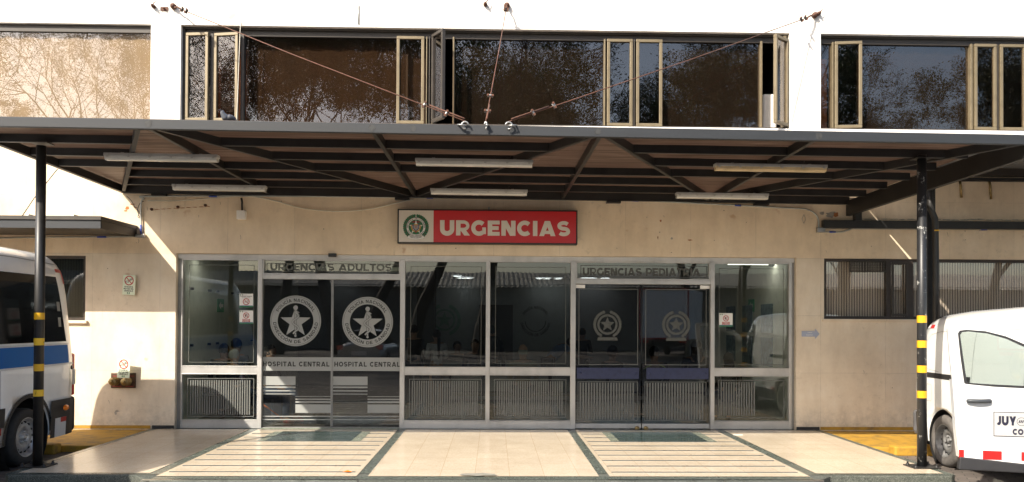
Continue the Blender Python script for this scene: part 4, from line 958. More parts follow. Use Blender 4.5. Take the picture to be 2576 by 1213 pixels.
def police_emblem(parent, cx, cz, r, y, name='emblem'):
    """wreath, ring with curved words, green field, star and shield; r = outer wreath radius"""
    mats = [M['sgreen'], M['paper'], M['ink'], M['smaroon'], M['sgold'], M['sblue'], M['sign_red'], M['film']]
    bm = NB(); 
    for sgn in (-1, 1):
        for k in range(15):
            t = R(90+sgn*(10+k*9.3)); q = r*.88
            for off, ln in ((.20, .22), (-.16, .2)):
                bx, bz = cx+q*math.cos(t), cz+q*math.sin(t); dt = t-sgn*(-.6)+(off*sgn*3)
                dx, dz = math.cos(t)*off+math.cos(t+sgn*math.pi/2)*-.12, math.sin(t)*off+math.sin(t+sgn*math.pi/2)*-.12
                tx, tz = bx+dx*r*1.0, bz+dz*r*1.0; nx, nz = -(tz-bz)*.45, (tx-bx)*.45
                poly(bm, [(bx-dx*r*.3, bz-dz*r*.3), ((bx+tx)/2+nx, (bz+tz)/2+nz), (tx, tz), ((bx+tx)/2-nx, (bz+tz)/2-nz)], y-.0004*(k % 3)-.001, 0)
            if k % 2: disc(bm, cx+r*.93*math.cos(t), cz+r*.93*math.sin(t), r*.04, y-.003, 8, 3)
        ring(bm, cx, cz, r*.80, r*.95, y, 24, 90+sgn*8, 90+sgn*140, 0)
    disc(bm, cx, cz, r*.79, y-.0035, 48, 1); ring(bm, cx, cz, r*.78, r*.795, y-.004, 48, mi=2); disc(bm, cx, cz, r*.615, y-.004, 48, 0)
    caps_bm(bm, 'REPUBLICA * DE * COLOMBIA', 0, 1, 0, 1, y-.005, .2, (cx, cz, r*.655, r*.755, 90, 190, 1), mi=2)
    caps_bm(bm, 'POLICIA * NACIONAL', 0, 1, 0, 1, y-.005, .2, (cx, cz, r*.655, r*.755, 270, 130, -1), mi=2)
    poly(bm, [(cx+p*r, cz+q*r) for p, q in ((-.62, -.70), (-.35, -.78), (0, -.82), (.35, -.78), (.62, -.70), (.72, -.92), (.40, -1.0), (0, -1.05), (-.40, -1.0), (-.72, -.92))], y-.0055, 1)
    line_poly(bm, [(cx+p*r, cz+q*r) for p, q in ((-.62, -.70), (-.35, -.78), (0, -.82), (.35, -.78), (.62, -.70), (.72, -.92), (.40, -1.0), (0, -1.05), (-.40, -1.0), (-.72, -.92), (-.62, -.70))], r*.012, y-.006, 7)
    caps_bm(bm, 'DIOS Y PATRIA', 0, 1, 0, 1, y-.0065, .2, (cx, cz, r*.86, r*.955, 270, 62, -1), mi=2)
    star(bm, cx, cz-.02*r, r*.60, y-.0055, .40, 1)
    poly(bm, [(cx+p*r, cz+q*r) for p, q in ((-.40, .38), (-.2, .52), (0, .50), (.2, .52), (.40, .38), (.18, .34), (0, .36), (-.18, .34))], y-.0065, 3)
    poly(bm, [(cx+p*r, cz+q*r) for p, q in ((-.06, .3), (-.03, .5), (0, .60), (.03, .5), (.06, .3))], y-.007, 1)
    ring(bm, cx, cz-.0*r, r*.30, r*.41, y-.0065, 20, 150, 390, 4)
    poly(bm, [(cx+p*r, cz+q*r) for p, q in ((-.29, .24), (.29, .24), (.27, -.10), (.14, -.26), (0, -.33), (-.14, -.26), (-.27, -.10))], y-.0075, 5)
    poly(bm, [(cx+p*r, cz+q*r) for p, q in ((-.22, .12), (.22, .12), (.20, -.10), (0, -.28), (-.20, -.10))], y-.008, 7); disc(bm, cx, cz, r*.055, y-.0085, 10, 6)
    poly(bm, [(cx+p*r, cz+q*r) for p, q in ((-.20, .24), (.20, .24), (.16, .14), (-.16, .14))], y-.0085, 4); poly(bm, [(cx+p*r, cz+q*r) for p, q in ((-.06, -.34), (.06, -.34), (.08, -.44), (0, -.5), (-.08, -.44))], y-.0075, 3)
    return obj(name, bm, mats, parent)
ecx, ecz = UX(1046.5, 571, SY), UZ(1046.5, 571.5, SY)
police_emblem(sg, ecx, ecz, (UX(1077, 571, SY)-UX(1016, 571, SY))/2, SY-.0045)
sgp = obj('sign_bracket', box(NB(), UX(1228, 525), UX(1232, 525), -.1, -.004, sz1+.001, sz1+.05), M['conduit'], sg)

# posters and stickers
def prohibition(bm, cx, cz, r, y, red, blk, kind):
    if kind == 'car':
        for a in (0, 1): pass
        line_poly(bm, [(cx-.75*r, cz-.35*r), (cx-.55*r, cz-.1*r), (cx-.2*r, cz-.05*r), (cx, cz-.35*r), (cx-.75*r, cz-.35*r)], .08*r, y, blk)
        for k in range(3): ring(bm, cx+(.25+.16*k)*r, cz+(.15+.1*k)*r, .14*r, .2*r, y, 12, mi=blk)
    if kind == 'smoke':
        poly(bm, [(cx-.65*r, cz-.16*r), (cx+.65*r, cz-.16*r), (cx+.65*r, cz-.02*r), (cx-.65*r, cz-.02*r)], y, blk)
        line_poly(bm, [(cx+.6*r, cz+.05*r), (cx+.55*r, cz+.3*r), (cx+.25*r, cz+.35*r), (cx+.15*r, cz+.62*r)], .09*r, y, blk)
    if kind == 'arms':
        poly(bm, [(cx-.5*r, cz+.1*r), (cx+.2*r, cz+.6*r), (cx+.3*r, cz+.42*r), (cx-.12*r, cz+.08*r), (cx-.02*r, cz-.3*r), (cx-.25*r, cz-.5*r), (cx-.4*r, cz-.1*r)], y, blk)
        poly(bm, [(cx+.52*r, cz+.5*r), (cx+.62*r, cz+.45*r), (cx+.25*r, cz-.6*r), (cx+.15*r, cz-.5*r)], y, blk)
    ring(bm, cx, cz, .80*r, r, y-.0006, 32, mi=red)
    poly(bm, [(cx+p*r, cz+q*r) for p, q in ((-.72, .60), (-.60, .72), (.72, -.60), (.60, -.72))], y-.0008, red)
def poster_motor(px0, px1, py0, py1, lab, tilt, Y):
    w_, h = UX(px1, py0, Y)-UX(px0, py0, Y), UZ(px0, py0, Y)-UZ(px0, py1, Y)
    t = thing('warning_sign', lab, 'sign', (UX((px0+px1)/2, (py0+py1)/2, Y), Y, UZ((px0+px1)/2, (py0+py1)/2, Y)), 0, 'switch off engine signs on the left wall')
    t.rotation_euler = (0, R(tilt), R(-6)); w2_, h2 = w_/2, h/2
    obj('board', box(NB(), -w2_, w2_, -.002, .002, -h2, h2), M['paper_green'], t)
    bm = NB(); prohibition(bm, 0, h*.22, w_*.37, -.0035, 0, 1, 'car')
    for k, s in enumerate(('APAGUE EL', 'MOTOR DEL', 'VEHÍCULO')):
        ww = (.36, .40, .36)[k]*w_; z = -h*.13-k*h*.105; caps_bm(bm, s, -ww, ww, z, z+h*.078, -.0035, .26, mi=1)
    for k in (-1, 1): disc(bm, k*w_*.07, -h*.40, w_*.05, -.0035, 12, 2)
    rect(bm, -w_*.12, w_*.12, -h*.455, -h*.44, -.0035, 2)
    obj('print', bm, [M['ink_red'], M['ink'], M['sgreen']], t)
poster_motor(308, 341, 692, 742, 'tilted pale green engine off sign, upper of the two on the left wall', 2.5, -.04)
poster_motor(294.5, 327.5, 903, 951, 'pale green engine off sign leaning over the brass hose inlet', 2, -.12)
def sticker(px0, px1, py0, py1, kind, lab):
    Y = EY-.012; x0, x1, z0, z1 = UX(px0, py0, Y), UX(px1, py0, Y), UZ(px0, py1, Y), UZ(px0, py0, Y); w_, h = x1-x0, z1-z0; cx = (x0+x1)/2
    t = thing('notice', lab, 'notice', (cx, Y, (z0+z1)/2), 0, 'square notices stuck on the glass')
    obj('sheet', box(NB(), -w_/2, w_/2, -.001, .002, -h/2, h/2), M['paper'], t)
    bm = NB(); y = -.003; rect(bm, -w_/2, w_/2, -h/2, -h*.39, y, 2); rect(bm, -w_/2, w_/2, -h*.39, -h*.37, y, 3)
    disc(bm, -w_*.42, h*.41, w_*.045, y, 14, 2); disc(bm, -w_*.27, h*.41, w_*.045, y, 14, 2); text_bm(bm, 'SANIDAD', -w_*.18, w_*.04, h*.40, h*.425, y, .03, mi=4)
    if kind == 'smoke':
        text_bm(bm, 'Estimado Usuario:', -w_*.44, w_*.44, h*.28, h*.34, y, .03, mi=1); text_bm(bm, 'Este espacio es 100%', -w_*.27, w_*.27, h*.235, h*.265, y, .02, mi=1); text_bm(bm, 'libre de humo de tabaco', -w_*.31, w_*.31, h*.185, h*.215, y, .02, mi=1)
        prohibition(bm, 0, -h*.09, w_*.245, y, 0, 1, 'smoke')
    else:
        prohibition(bm, 0, h*.12, w_*.22, y, 0, 1, 'arms'); rect(bm, -w_*.28, w_*.28, -h*.35, -h*.14, y, 0)
        for k, s in enumerate(('PROHIBIDO', 'EL INGRESO', 'DE ARMAS')): z = -h*(.20+.063*k); caps_bm(bm, s, -w_*(.24, .26, .22)[k], w_*(.24, .26, .22)[k], z, z+h*.045, y-.001, .28, mi=5)
    obj('print', bm, [M['ink_red'], M['ink'], M['sgreen'], M['bluetape'], M['film'], M['paper']], t)
sticker(602.5, 637, 739, 773, 'smoke', 'no smoking notice on the left glass, above the weapons notice')
sticker(602.5, 637, 781, 815, 'arms', 'no weapons notice on the left glass, below the no smoking notice')
sticker(1809, 1843, 788, 822, 'arms', 'no weapons notice on the right glass panel')
# arrow sign
Y = -.01; x0, x1, z0, z1 = UX(2017, 840, Y), UX(2062, 840, Y), UZ(2017, 847, Y), UZ(2017, 833, Y); zm = (z0+z1)/2; xh = x1-.07
bm = NB(); pts = [(x0, z0), (xh, z0), (xh, z0-.035), (x1, zm), (xh, z1+.035), (xh, z1), (x0, z1)]
a = [bm.verts.new((x, Y, z)) for x, z in pts]; b = [bm.verts.new((x, -.002, z)) for x, z in pts]; bm.faces.new(a); bm.faces.new(b[::-1])
for i in range(7): bm.faces.new((a[i], b[i], b[(i+1) % 7], a[(i+1) % 7]))
bmesh.ops.recalc_face_normals(bm, faces=bm.faces)
ar = tag(obj('arrow_sign', bm, pm('pale_blue_sign', (.36, .40, .52), .4, var=.03)), 'small pale blue arrow sign pointing right beside the entrance', 'sign')
bm = NB(); text_bm(bm, 'Urgencias', x0+.09, xh-.05, zm+.008, zm+.032, Y-.001, .02); text_bm(bm, 'Ginecológicas', x0+.07, xh-.04, zm-.030, zm-.006, Y-.001, .02); obj('lettering', bm, M['paper'], ar)
# hose inlet plate with two brass couplings
x0, x1, z0, z1 = UX(280, 955), UX(343, 955), UZ(280, 976), UZ(280, 938)
t = thing('hose_inlet', 'tarnished brass twin hose inlet plate low on the left wall', 'hose inlet', ((x0+x1)/2, 0, (z0+z1)/2))
wd, ht = x1-x0, z1-z0
obj('plate', box(NB(), -wd/2, wd/2, -.02, -.002, -ht/2, ht/2), pm('dark_bronze_plate', (.10, .06, .04), .5, .5, .3, 12), t, bev=.012)
for sx in (-1, 1):
    bm = lathe(NB(), [(0, -.15), (.05, -.15), (.058, -.14), (.058, -.10), (.05, -.095), (.05, -.06), (.065, -.055), (.065, -.02)], 24, 'y', (sx*wd*.24-.02, 0, -.01)); lathe(bm, [(0, -.175), (.016, -.175), (.016, -.15)], 12, 'y', (sx*wd*.24-.02, 0, -.01))
    for k in (-1, 1): box(bm, sx*wd*.24-.02+k*.055-.012, sx*wd*.24-.02+k*.055+.012, -.13, -.11, -.02, 0)
    obj('coupling', bm, M['brassfit'], t, True)
for q in ((-.42, -.12, .26, .32), (.15, .44, .26, .32), (-.42, -.08, -.42, -.36), (.1, .42, -.42, -.36)): obj('red_lettering_bar', rect(NB(), wd*q[0], wd*q[1], ht*q[2], ht*q[3], -.0215), pm('faded_red', (.25, .04, .03), .7), t)
# guy wires seen at the far left
wire('guy_wire', 'thin wire with knotted end reaching the small left canopy', 'wire', [zc(45, 560, -1.0), zc(85, 500, -1.0), zc(145, 425, -1.05)], .006, 'black_steel', 0, 6)
bm = tube(NB(), bez([zc(38, 566, -1.0), zc(45, 548, -1.0), zc(52, 546, -1.0), zc(46, 564, -1.0), zc(41, 556, -1.0), zc(50, 550, -1.0)], 6), .012, 6); tag(obj('wire_knot', bm, M['rust']), 'coiled knot of dark wire on top of the small left canopy', 'wire')
# security camera in the right bay
x, z = U(1941, 663, .5); t = thing('dome_camera', 'small black dome camera behind the right glass near the ceiling', 'camera', (x, .5, z))
obj('mount', lathe(NB(), [(0, .05), (.09, .05), (.09, .02), (.06, .015)], 20, 'z'), M['white_paint'], t, True); obj('dome', lathe(NB(), [(.055, .02), (.055, -.01), (.045, -.04), (.02, -.055), (0, -.058)], 20, 'z'), M['carglass'], t, True)

# ------------------------------------------------------------------ vehicles
class Hull:
    """vehicle body: local x runs forward, stations give half width, roof and floor heights"""
    def __init__(s, st, zc, n=6, tum=.06, slant=None, under=.03):
        s.st, s.zc, s.n, s.tum, s.slant, s.under = st, zc, n, tum, slant or (lambda x, z: 0), under
    def at(s, x):
        st = s.st
        if x <= st[0][0]: return st[0][1:]
        for a, b in zip(st, st[1:]):
            if x <= b[0]:
                t = (x-a[0])/(b[0]-a[0]); return tuple(a[i]+(b[i]-a[i])*t for i in range(1, 4))
        return st[-1][1:]
    def hw(s, x, z):
        W, zt, zb = s.at(x)
        if z <= s.zc: return W*(1-s.under*((s.zc-z)/max(.1, s.zc-zb))**2)
        T = min(1, (z-s.zc)/(zt-s.zc)); return W*(max(0, 1-T**s.n))**(1/s.n)*(1-s.tum*T)
    def P(s, x, z, sd, off=0): return (x+s.slant(x, z), sd*(s.hw(x, z)+off), z)
    def mesh(s, bm=None, n=10):
        bm = bm or NB(); rings = []
        xs = []
        for a, b in zip(s.st, s.st[1:]):
            k = max(1, int((b[0]-a[0])/.3)); xs += [a[0]+(b[0]-a[0])*i/k for i in range(k)]
        xs.append(s.st[-1][0])
        for x in xs:
            W, zt, zb = s.at(x); half = []
            for j in range(5): z = zb+(s.zc-zb)*j/5; half.append((s.hw(x, z), z))
            for j in range(n+1):
                t = math.pi/2*j/n; T = math.sin(t)**(2/s.n); half.append((W*max(0, math.cos(t))**(2/s.n)*(1-s.tum*T), s.zc+(zt-s.zc)*T))
            loop = [(y, z) for y, z in half]+[(-y, z) for y, z in half[:-1][::-1]]
            rings.append([bm.verts.new((x+s.slant(x, z), y, z)) for y, z in loop])
        m = len(rings[0])
        for q, r_ in zip(rings, rings[1:]):
            for k in range(m): bm.faces.new((q[k], r_[k], r_[(k+1) % m], q[(k+1) % m])).smooth = True
        bm.faces.new(rings[0]); bm.faces.new(rings[-1][::-1]); bmesh.ops.recalc_face_normals(bm, faces=bm.faces); return bm
    def patch(s, bm, z0, z1, lo, hi, sd, off=.004, nx=8, nz=8, mi=0):
        """piece of skin lying on the body side between x = lo(z) and hi(z)"""
        lo = lo if callable(lo) else (lambda z, v=lo: v); hi = hi if callable(hi) else (lambda z, v=hi: v)
        g = [[bm.verts.new(s.P(lo(z)+(hi(z)-lo(z))*i/nx, z, sd, off)) for i in range(nx+1)] for z in [z0+(z1-z0)*j/nz for j in range(nz+1)]]
        for a, b in zip(g, g[1:]):
            for i in range(nx):
                q = (a[i], a[i+1], b[i+1], b[i]); bm.faces.new(q if sd < 0 else q[::-1]).material_index = mi
        return bm
    def seam(s, bm, pts, sd, w_=.008, off=.003, mi=0):
        for (xa, za), (xb, zb) in zip(pts, pts[1:]):
            d = Vector((xb-xa, zb-za)); k = max(1, int(d.length/.15)); nrm = Vector((-d.y, d.x)).normalized()*w_/2
            for i in range(k):
                p, q = (xa+d.x*i/k, za+d.y*i/k), (xa+d.x*(i+1)/k, za+d.y*(i+1)/k)
                bm.faces.new([bm.verts.new(s.P(*v, sd, off)) for v in ((p[0]-nrm.x, p[1]-nrm.y), (q[0]-nrm.x, q[1]-nrm.y), (q[0]+nrm.x, q[1]+nrm.y), (p[0]+nrm.x, p[1]+nrm.y))]).material_index = mi
        return bm
def cut(o, cutters):
    for c in cutters:
        c.parent = o.parent
        md = o.modifiers.new('cut', 'BOOLEAN'); md.operation = 'DIFFERENCE'; md.object = c; md.solver = 'EXACT'
    bpy.context.view_layer.update(); dg = bpy.context.evaluated_depsgraph_get()
    me = bpy.data.meshes.new_from_object(o.evaluated_get(dg)); o.modifiers.clear(); o.data = me
    for c in cutters: bpy.data.objects.remove(c)
def cyl(x, y0, y1, z, r, n=40):
    bm = NB(); lathe(bm, [(r, y0), (r, y1)], n, 'y', (x, 0, z)); vs = list(bm.verts); bm.faces.new(vs[:n][::-1]); bm.faces.new(vs[n:]); bmesh.ops.recalc_face_normals(bm, faces=bm.faces)
    return obj('cutter', bm, M['plastic'])
def liner(parent, x, y, sd, z, r):
    obj('arch_liner', lathe(NB(), [(r, y*sd), (r, (y-.34)*sd), (.05, (y-.34)*sd)], 40, 'y', (x, 0, z)), M['ink'], parent)
def wheel(parent, x, y, sd, r, rr, w_, holes=12, tm='rubber', rm='rim', nuts=5, depth=.04, sub=True):
    """sd = +1/-1 the outer side; the wheel is a part, tyre and rim its sub-parts"""
    bm = NB(); o_ = sd
    prof = [(rr*.98, .0), (rr*1.03, .012), (r*.86, .018), (r*.95, .002), (r, -.03), (r, -w_+.03), (r*.95, -w_), (rr, -w_)]
    lathe(bm, [(a, b*o_) for a, b in prof], 44, 'y'); 
    t = obj('wheel', bm, M[tm], parent, True); t.location = (x, y, r)
    bm = NB(); d = -depth
    prof = [(rr*1.02, .003), (rr*.97, .008), (rr*.93, -.01), (rr*.90, d), (rr*.80, d-.02), (rr*.72, d+.0), (rr*.55, d+.012), (rr*.42, d+.0), (rr*.36, d-.02), (rr*.17, d-.015), (rr*.15, d+.015), (0.001, d+.02)]
    lathe(bm, [(a, b*o_) for a, b in prof], 44, 'y'); q = obj('rim', bm, M[rm], t, True)
    bm = NB()
    for k in range(holes):
        a = 2*math.pi*k/holes; cx, cz = rr*.76*math.cos(a), rr*.76*math.sin(a)
        lathe(bm, [(0, (d+.006)*o_), (rr*.062, (d+.006)*o_), (rr*.062, (d-.02)*o_)], 10, 'y', (cx, 0, cz))
    obj('vent_holes', bm, M['ink'], t)
    bm = NB()
    for k in range(nuts):
        a = 2*math.pi*k/nuts+.3; lathe(bm, [(0, (d+.02)*o_), (rr*.05, (d+.02)*o_), (rr*.06, (d-.02)*o_)], 6, 'y', (rr*.27*math.cos(a), 0, rr*.27*math.sin(a)))
    obj('wheel_nuts', bm, M[rm], t)
    return t
# --- ambulance van at the left
amb = thing('ambulance_van', 'tall white van with blue side stripe parked nose out at the left edge', 'van', (-6.56, -1.50, ST), R(-90))
H = Hull([(0, .86, 2.46, .34), (.03, .93, 2.53, .32), (.10, .975, 2.59, .31), (.25, 1.0, 2.625, .30), (1.2, 1.02, 2.64, .30), (3.9, 1.02, 2.63, .30), (4.3, 1.0, 2.45, .30), (4.75, .98, 1.75, .30), (5.1, .96, 1.35, .30), (5.5, .90, 1.10, .32), (5.62, .78, .95, .36)], 1.25, 7, .085, lambda x, z: max(0, (z-1.2))*.10*max(0, 1-x/1.2), .02)
body = obj('body', H.mesh(), M['ambwhite'], amb)
cut(body, [cyl(1.15, .55, 1.3, .35, .47), cyl(1.15, -1.3, -.55, .35, .47), cyl(4.5, .55, 1.3, .35, .47), cyl(4.5, -1.3, -.55, .35, .47)])
for o in (body,):
    for f in o.data.polygons: f.use_smooth = abs(f.normal.x) < .97
obj('wheel_housing', box(NB(), .62, 1.7, -.54, .54, .25, .86), M['ink'], body)
for sd in (1, -1):
    bm = NB(); H.patch(bm, 1.47, 2.30, lambda z: .27+(z-1.47)*.10, lambda z: 2.35, sd, .006); H.patch(bm, 1.47, 2.27, 2.38, 3.5, sd, .006); obj('side_window', bm, M['carglass'], amb)
    bm = NB(); H.patch(bm, 1.19, 1.425, lambda z: .035, 5.2, sd, .004, 24, 3); obj('blue_stripe', bm, M['ambblue'], amb)
    bm = NB(); H.patch(bm, 1.428, 1.447, .2, 4.8, sd, .0045, 24, 1); H.patch(bm, 1.168, 1.187, .1, 4.9, sd, .0045, 24, 1); obj('stripe_edge', bm, M['silvertape'], amb)
    bm = NB(); H.patch(bm, .52, .74, 1.64, 4.0, sd, .012, 10, 3); obj('side_trim', bm, M['plastic'], amb)
    bm = NB(); H.patch(bm, .44, .52, 1.70, 3.95, sd, .013, 10, 1); obj('red_tape', bm, M['redtape'], amb)
    for sm, sw in (([(1.72, .5), (1.76, 2.5)], .008), ([(.20, .75), (.21, 1.17)], .006), ([(.08, 2.46), (1.2, 2.49), (4.0, 2.49)], .012)): obj('body_seam', H.seam(NB(), sm, sd, sw), M['alu_dark'], amb)
    bm = NB(); H.patch(bm, 2.22, 2.40, .10, .155, sd, .006, 2, 6); H.patch(bm, 2.36, 2.405, .155, .32, sd, .006, 4, 1); obj('red_corner_tape', bm, M['redtape'], amb)
    bm = NB(); H.patch(bm, 2.33, 2.41, .34, .62, sd, .005, 4, 2); obj('grey_label', bm, M['silvertape'], amb)
    # rear bumper corner, as a raised shell
    bm = NB(); H.patch(bm, .26, .73, -.0, .70, sd, .03, 6, 6); obj('rear_bumper', bm, M['plastic'], amb)
    bm = NB(); H.patch(bm, .26, .50, .33, .60, sd, .034, 3, 3); obj('grey_step', bm, M['silvertape'], amb)
    bm = NB(); H.patch(bm, .44, .50, .33, .47, sd, .037, 2, 1); obj('red_tape', bm, M['redtape'], amb)
    bm = lathe(NB(), [(0, sd*.05), (.04, sd*.045), (.052, sd*.03)], 16, 'y', (0, 0, 0)); q = obj('marker_lamp', bm, M['orangelens'], amb, True); q.location = (.42, sd*1.035, .62); q.scale = (1.3, 1, .7)
    bm = box(NB(), -.055, .028, sd*.86-.06, sd*.86+.075, .74, 1.30); obj('tail_light', bm, M['redlens'], amb, bev=.02)
    bm = box(NB(), -.062, .02, sd*.86-.05, sd*.86+.085, .88, 1.10); obj('reverse_lens', bm, M['clearlens'], amb, bev=.02)
    bm = NB(); ring_pts = [(1.15+.49*math.cos(R(a)), .35+.49*math.sin(R(a))) for a in range(-5, 186, 8)]; H.seam(bm, ring_pts, sd, .05, .012); obj('arch_trim', bm, M['plastic'], amb)
    q = lathe(NB(), [(0, sd*.005), (.028, sd*.005), (.028, -.01*sd)], 12, 'y', (0, 0, 0)); q = obj('fixing_hole', q, M['ink'], amb); q.location = (.13, sd*(H.hw(.13, 1.12)+.002), 1.12)
obj('rear_bumper_bar', box(NB(), -.10, .02, -.93, .93, .26, .73), M['plastic'], amb, bev=.05)
obj('windscreen', Hull([(4.2, .80, 2.36, 1.5), (4.86, .86, 1.66, 1.4)], 1.5, 7, .1).mesh(), M['carglass'], amb)
for sd in (1, -1):
    for x in (1.15, 4.5): liner(amb, x, .985, sd, .35, .466)
for x, y, sd in ((1.15, .99, 1), (1.15, -.99, -1), (4.5, .99, 1), (4.5, -.99, -1)): wheel(amb, x, y, sd, .345, .235, .21, 14)
# stickers on the dark side window
bm = NB(); H.patch(bm, 1.86, 1.98, .36, .44, 1, .009, 1, 1); H.patch(bm, 1.66, 1.78, .37, .44, 1, .009, 1, 1); obj('window_sticker', bm, M['alu_dark'], amb)

# --- small panel van at the right with its front door open
kg = thing('panel_van', 'small white panel van with open front door at the right edge', 'van', (6.38, -1.86, ST), R(-92))
K = Hull([(0, .70, 1.68, .32), (.03, .765, 1.80, .30), (.10, .80, 1.86, .28), (.28, .82, 1.89, .26), (.9, .83, 1.93, .25), (2.0, .83, 1.965, .25), (2.7, .82, 1.94, .25), (3.2, .80, 1.45, .25), (3.6, .79, 1.12, .26), (4.0, .72, .95, .3), (4.15, .6, .82, .34)], 1.05, 5.6, .10, lambda x, z: max(0, z-.9)*.13*max(0, 1-x/.8), .04)
body = obj('body', K.mesh(), M['vanwhite'], kg)
cut(body, [cyl(.80, .5, 1.2, .32, .385), cyl(.80, -1.2, -.5, .32, .385), cyl(3.35, .5, 1.2, .32, .385), cyl(3.35, -1.2, -.5, .32, .385)])
for f in body.data.polygons: f.use_smooth = abs(f.normal.x) < .97
obj('wheel_housing', box(NB(), .38, 1.25, -.49, .49, .2, .74), M['ink'], body)
sd = -1
bm = NB(); K.patch(bm, 1.075, 1.14, .03, 1.42, sd, .004, 10, 2); o = obj('sliding_rail', bm, M['plastic'], kg)
bm = NB(); K.patch(bm, 1.108, 1.118, .05, 1.40, sd, .010, 10, 1); obj('rail_edge', bm, M['ink'], kg)
bm = NB(); sm = [(.24, 1.22), (.20, 1.35), (.24, 1.52), (.36, 1.62), (.62, 1.66), (1.30, 1.68)]; K.seam(bm, sm, sd, .010); K.seam(bm, [(.24, 1.22), (.4, 1.18), (.7, 1.16)], sd, .008)
K.seam(bm, [(1.44, .34), (1.44, 1.70), (2.38, 1.71), (2.42, .36)], sd, .010); K.seam(bm, [(.06, .62), (.10, 1.0), (.12, 1.5)], sd, .006)
fd = [(.30, .80), (.30, .97), (.32, .99), (.52, .99), (.54, .97), (.54, .80), (.52, .78), (.32, .78), (.30, .80)]; K.seam(bm, fd, sd, .007); obj('panel_seams', bm, pm('seam_grey', (.42, .42, .41), .5), kg)
bm = NB(); ring_pts = [(.80+.393*math.cos(R(a)), .32+.393*math.sin(R(a))) for a in range(0, 184, 8)]; K.seam(bm, ring_pts, sd, .02, .003); bm.free()
bm = NB(); K.patch(bm, 1.70, 1.745, .22, .36, sd, .005, 3, 2); obj('red_tape', bm, M['redtape'], kg)
for a_, b_ in ((.12, .219), (.361, .42)): obj('silver_tape', K.patch(NB(), 1.70, 1.745, a_, b_, sd, .005, 3, 2), M['silvertape'], kg)
bm = NB(); K.patch(bm, 1.36, 1.58, .03, .075, sd, .006, 2, 4); K.patch(bm, .42, .50, 1.225, 1.26, sd, .006, 2, 2); K.patch(bm, .42, .50, 1.28, 1.36, sd, .006, 2, 2); obj('red_tape', bm, M['redtape'], kg)
bm = NB(); K.patch(bm, .24, .44, 1.20, 2.45, sd, .012, 8, 3); K.patch(bm, .26, .60, -.0, .42, sd, .018, 4, 4); obj('grey_sill', bm, M['plastic'], kg)
obj('tail_light', box(NB(), -.01, .06, -.745, -.63, .88, 1.2), M['redlens'], kg, bev=.03)
obj('rear_bumper', box(NB(), -.12, .03, -.76, .76, .28, .62), pm('grey_bumper_plastic', (.10, .10, .105), .6), kg, bev=.06)
bm = NB(); K.patch(bm, .42, 1.72, 2.44, 3.0, sd, .004, 6, 8); obj('door_opening', bm, M['ink'], kg)
obj('seat_belt', tube(NB(), [(2.46, -.80, 1.6), (2.46, -.83, 1.2), (2.5, -.84, .95)], .012, 6), M['plastic'], kg)
for x in (.80, 3.35): liner(kg, x, .79, -1, .32, .381)
for x, y, s_ in ((.80, -.80, -1), (.80, .80, 1), (3.35, -.80, -1), (3.35, .80, 1)): wheel(kg, x, y, s_, .318, .205, .19, 16, 'tyredusty', 'rimdirty', 4, .05)
# the open door, hinged at the front edge
bpy.context.view_layer.update()
DA, DB = Vector((4.39, -4.74, 0)), Vector((5.50, -5.0, 0)); dl = (DB-DA).length; du = (DB-DA)/dl; dn = Vector((du.y, -du.x, 0))   # dn points to the camera side
MD = Matrix(((du.x, -dn.x, 0, DA.x), (du.y, -dn.y, 0, DA.y), (0, 0, 1, 0), (0, 0, 0, 1)))
def D(px, py):
    v = CM @ Vector(((px-1288)/F, (-(py-606.5)+SH)/F, -1)); c = Vector((0, -CD, 1.66))
    n = Vector((du.y, -du.x, 0)); t = (DA-c).dot(n)/v.dot(n); p = c+v*t; return ((p-DA).dot(du), p.z)
def dobj(name, bm, mat, parent=None, bev=0):
    o = obj(name, bm, mat, None, bev=bev); o.parent = parent or kg
    if parent is None: o.matrix_local = kg.matrix_world.inverted() @ MD
    return o
def slab(bm, pts, y0, y1, mi=0):
    a = [bm.verts.new((x, y0, z)) for x, z in pts]; b = [bm.verts.new((x, y1, z)) for x, z in pts]; n = len(pts)
    bm.faces.new(a).material_index = mi; bm.faces.new(b[::-1]).material_index = mi
    for i in range(n): bm.faces.new((a[i], b[i], b[(i+1) % n], a[(i+1) % n])).material_index = mi
    bmesh.ops.recalc_face_normals(bm, faces=bm.faces); return bm
win = [D(2411, 840), D(2416, 833), D(2432, 831), D(2480, 835), D(2530, 848), D(2576, 868), (dl-.22, 1.40), (dl-.05, 1.20), (dl-.05, 1.05), D(2576, 975), D(2500, 971), D(2431, 965), D(2427, 962), D(2418, 900)]
z_out = [D(2384, 826), D(2392, 818), D(2430, 815), D(2480, 817), D(2530, 826), D(2576, 845), (dl-.2, 1.50), (dl, 1.30), (dl, 1.05), (dl, 1.0), (dl*.6, .99), D(2398, 975), D(2396, 955), D(2389, 890)]
bm = NB(); n = len(win)
for y0, y1 in ((0, .035),):
    o_ = [[bm.verts.new((x, y, z)) for x, z in z_out] for y in (y0, y1)]; i_ = [[bm.verts.new((x, y, z)) for x, z in win] for y in (y0, y1)]
    for k in range(n):
        j = (k+1) % n
        bm.faces.new((o_[0][k], o_[0][j], i_[0][j], i_[0][k])); bm.faces.new((o_[1][k], i_[1][k], i_[1][j], o_[1][j])); bm.faces.new((o_[0][k], o_[1][k], o_[1][j], o_[0][j])); bm.faces.new((i_[0][k], i_[0][j], i_[1][j], i_[1][k]))
low = [D(2396, 955), D(2398, 975), (dl*.6, .99), (dl, 1.0), (dl, .30), D(2576, 1168), D(2413, 1150), D(2405, 1080)]
slab(bm, low, .0, .09)
bmesh.ops.recalc_face_normals(bm, faces=bm.faces)
door = dobj('front_door', bm, M['vanwhite'])
bm = NB()
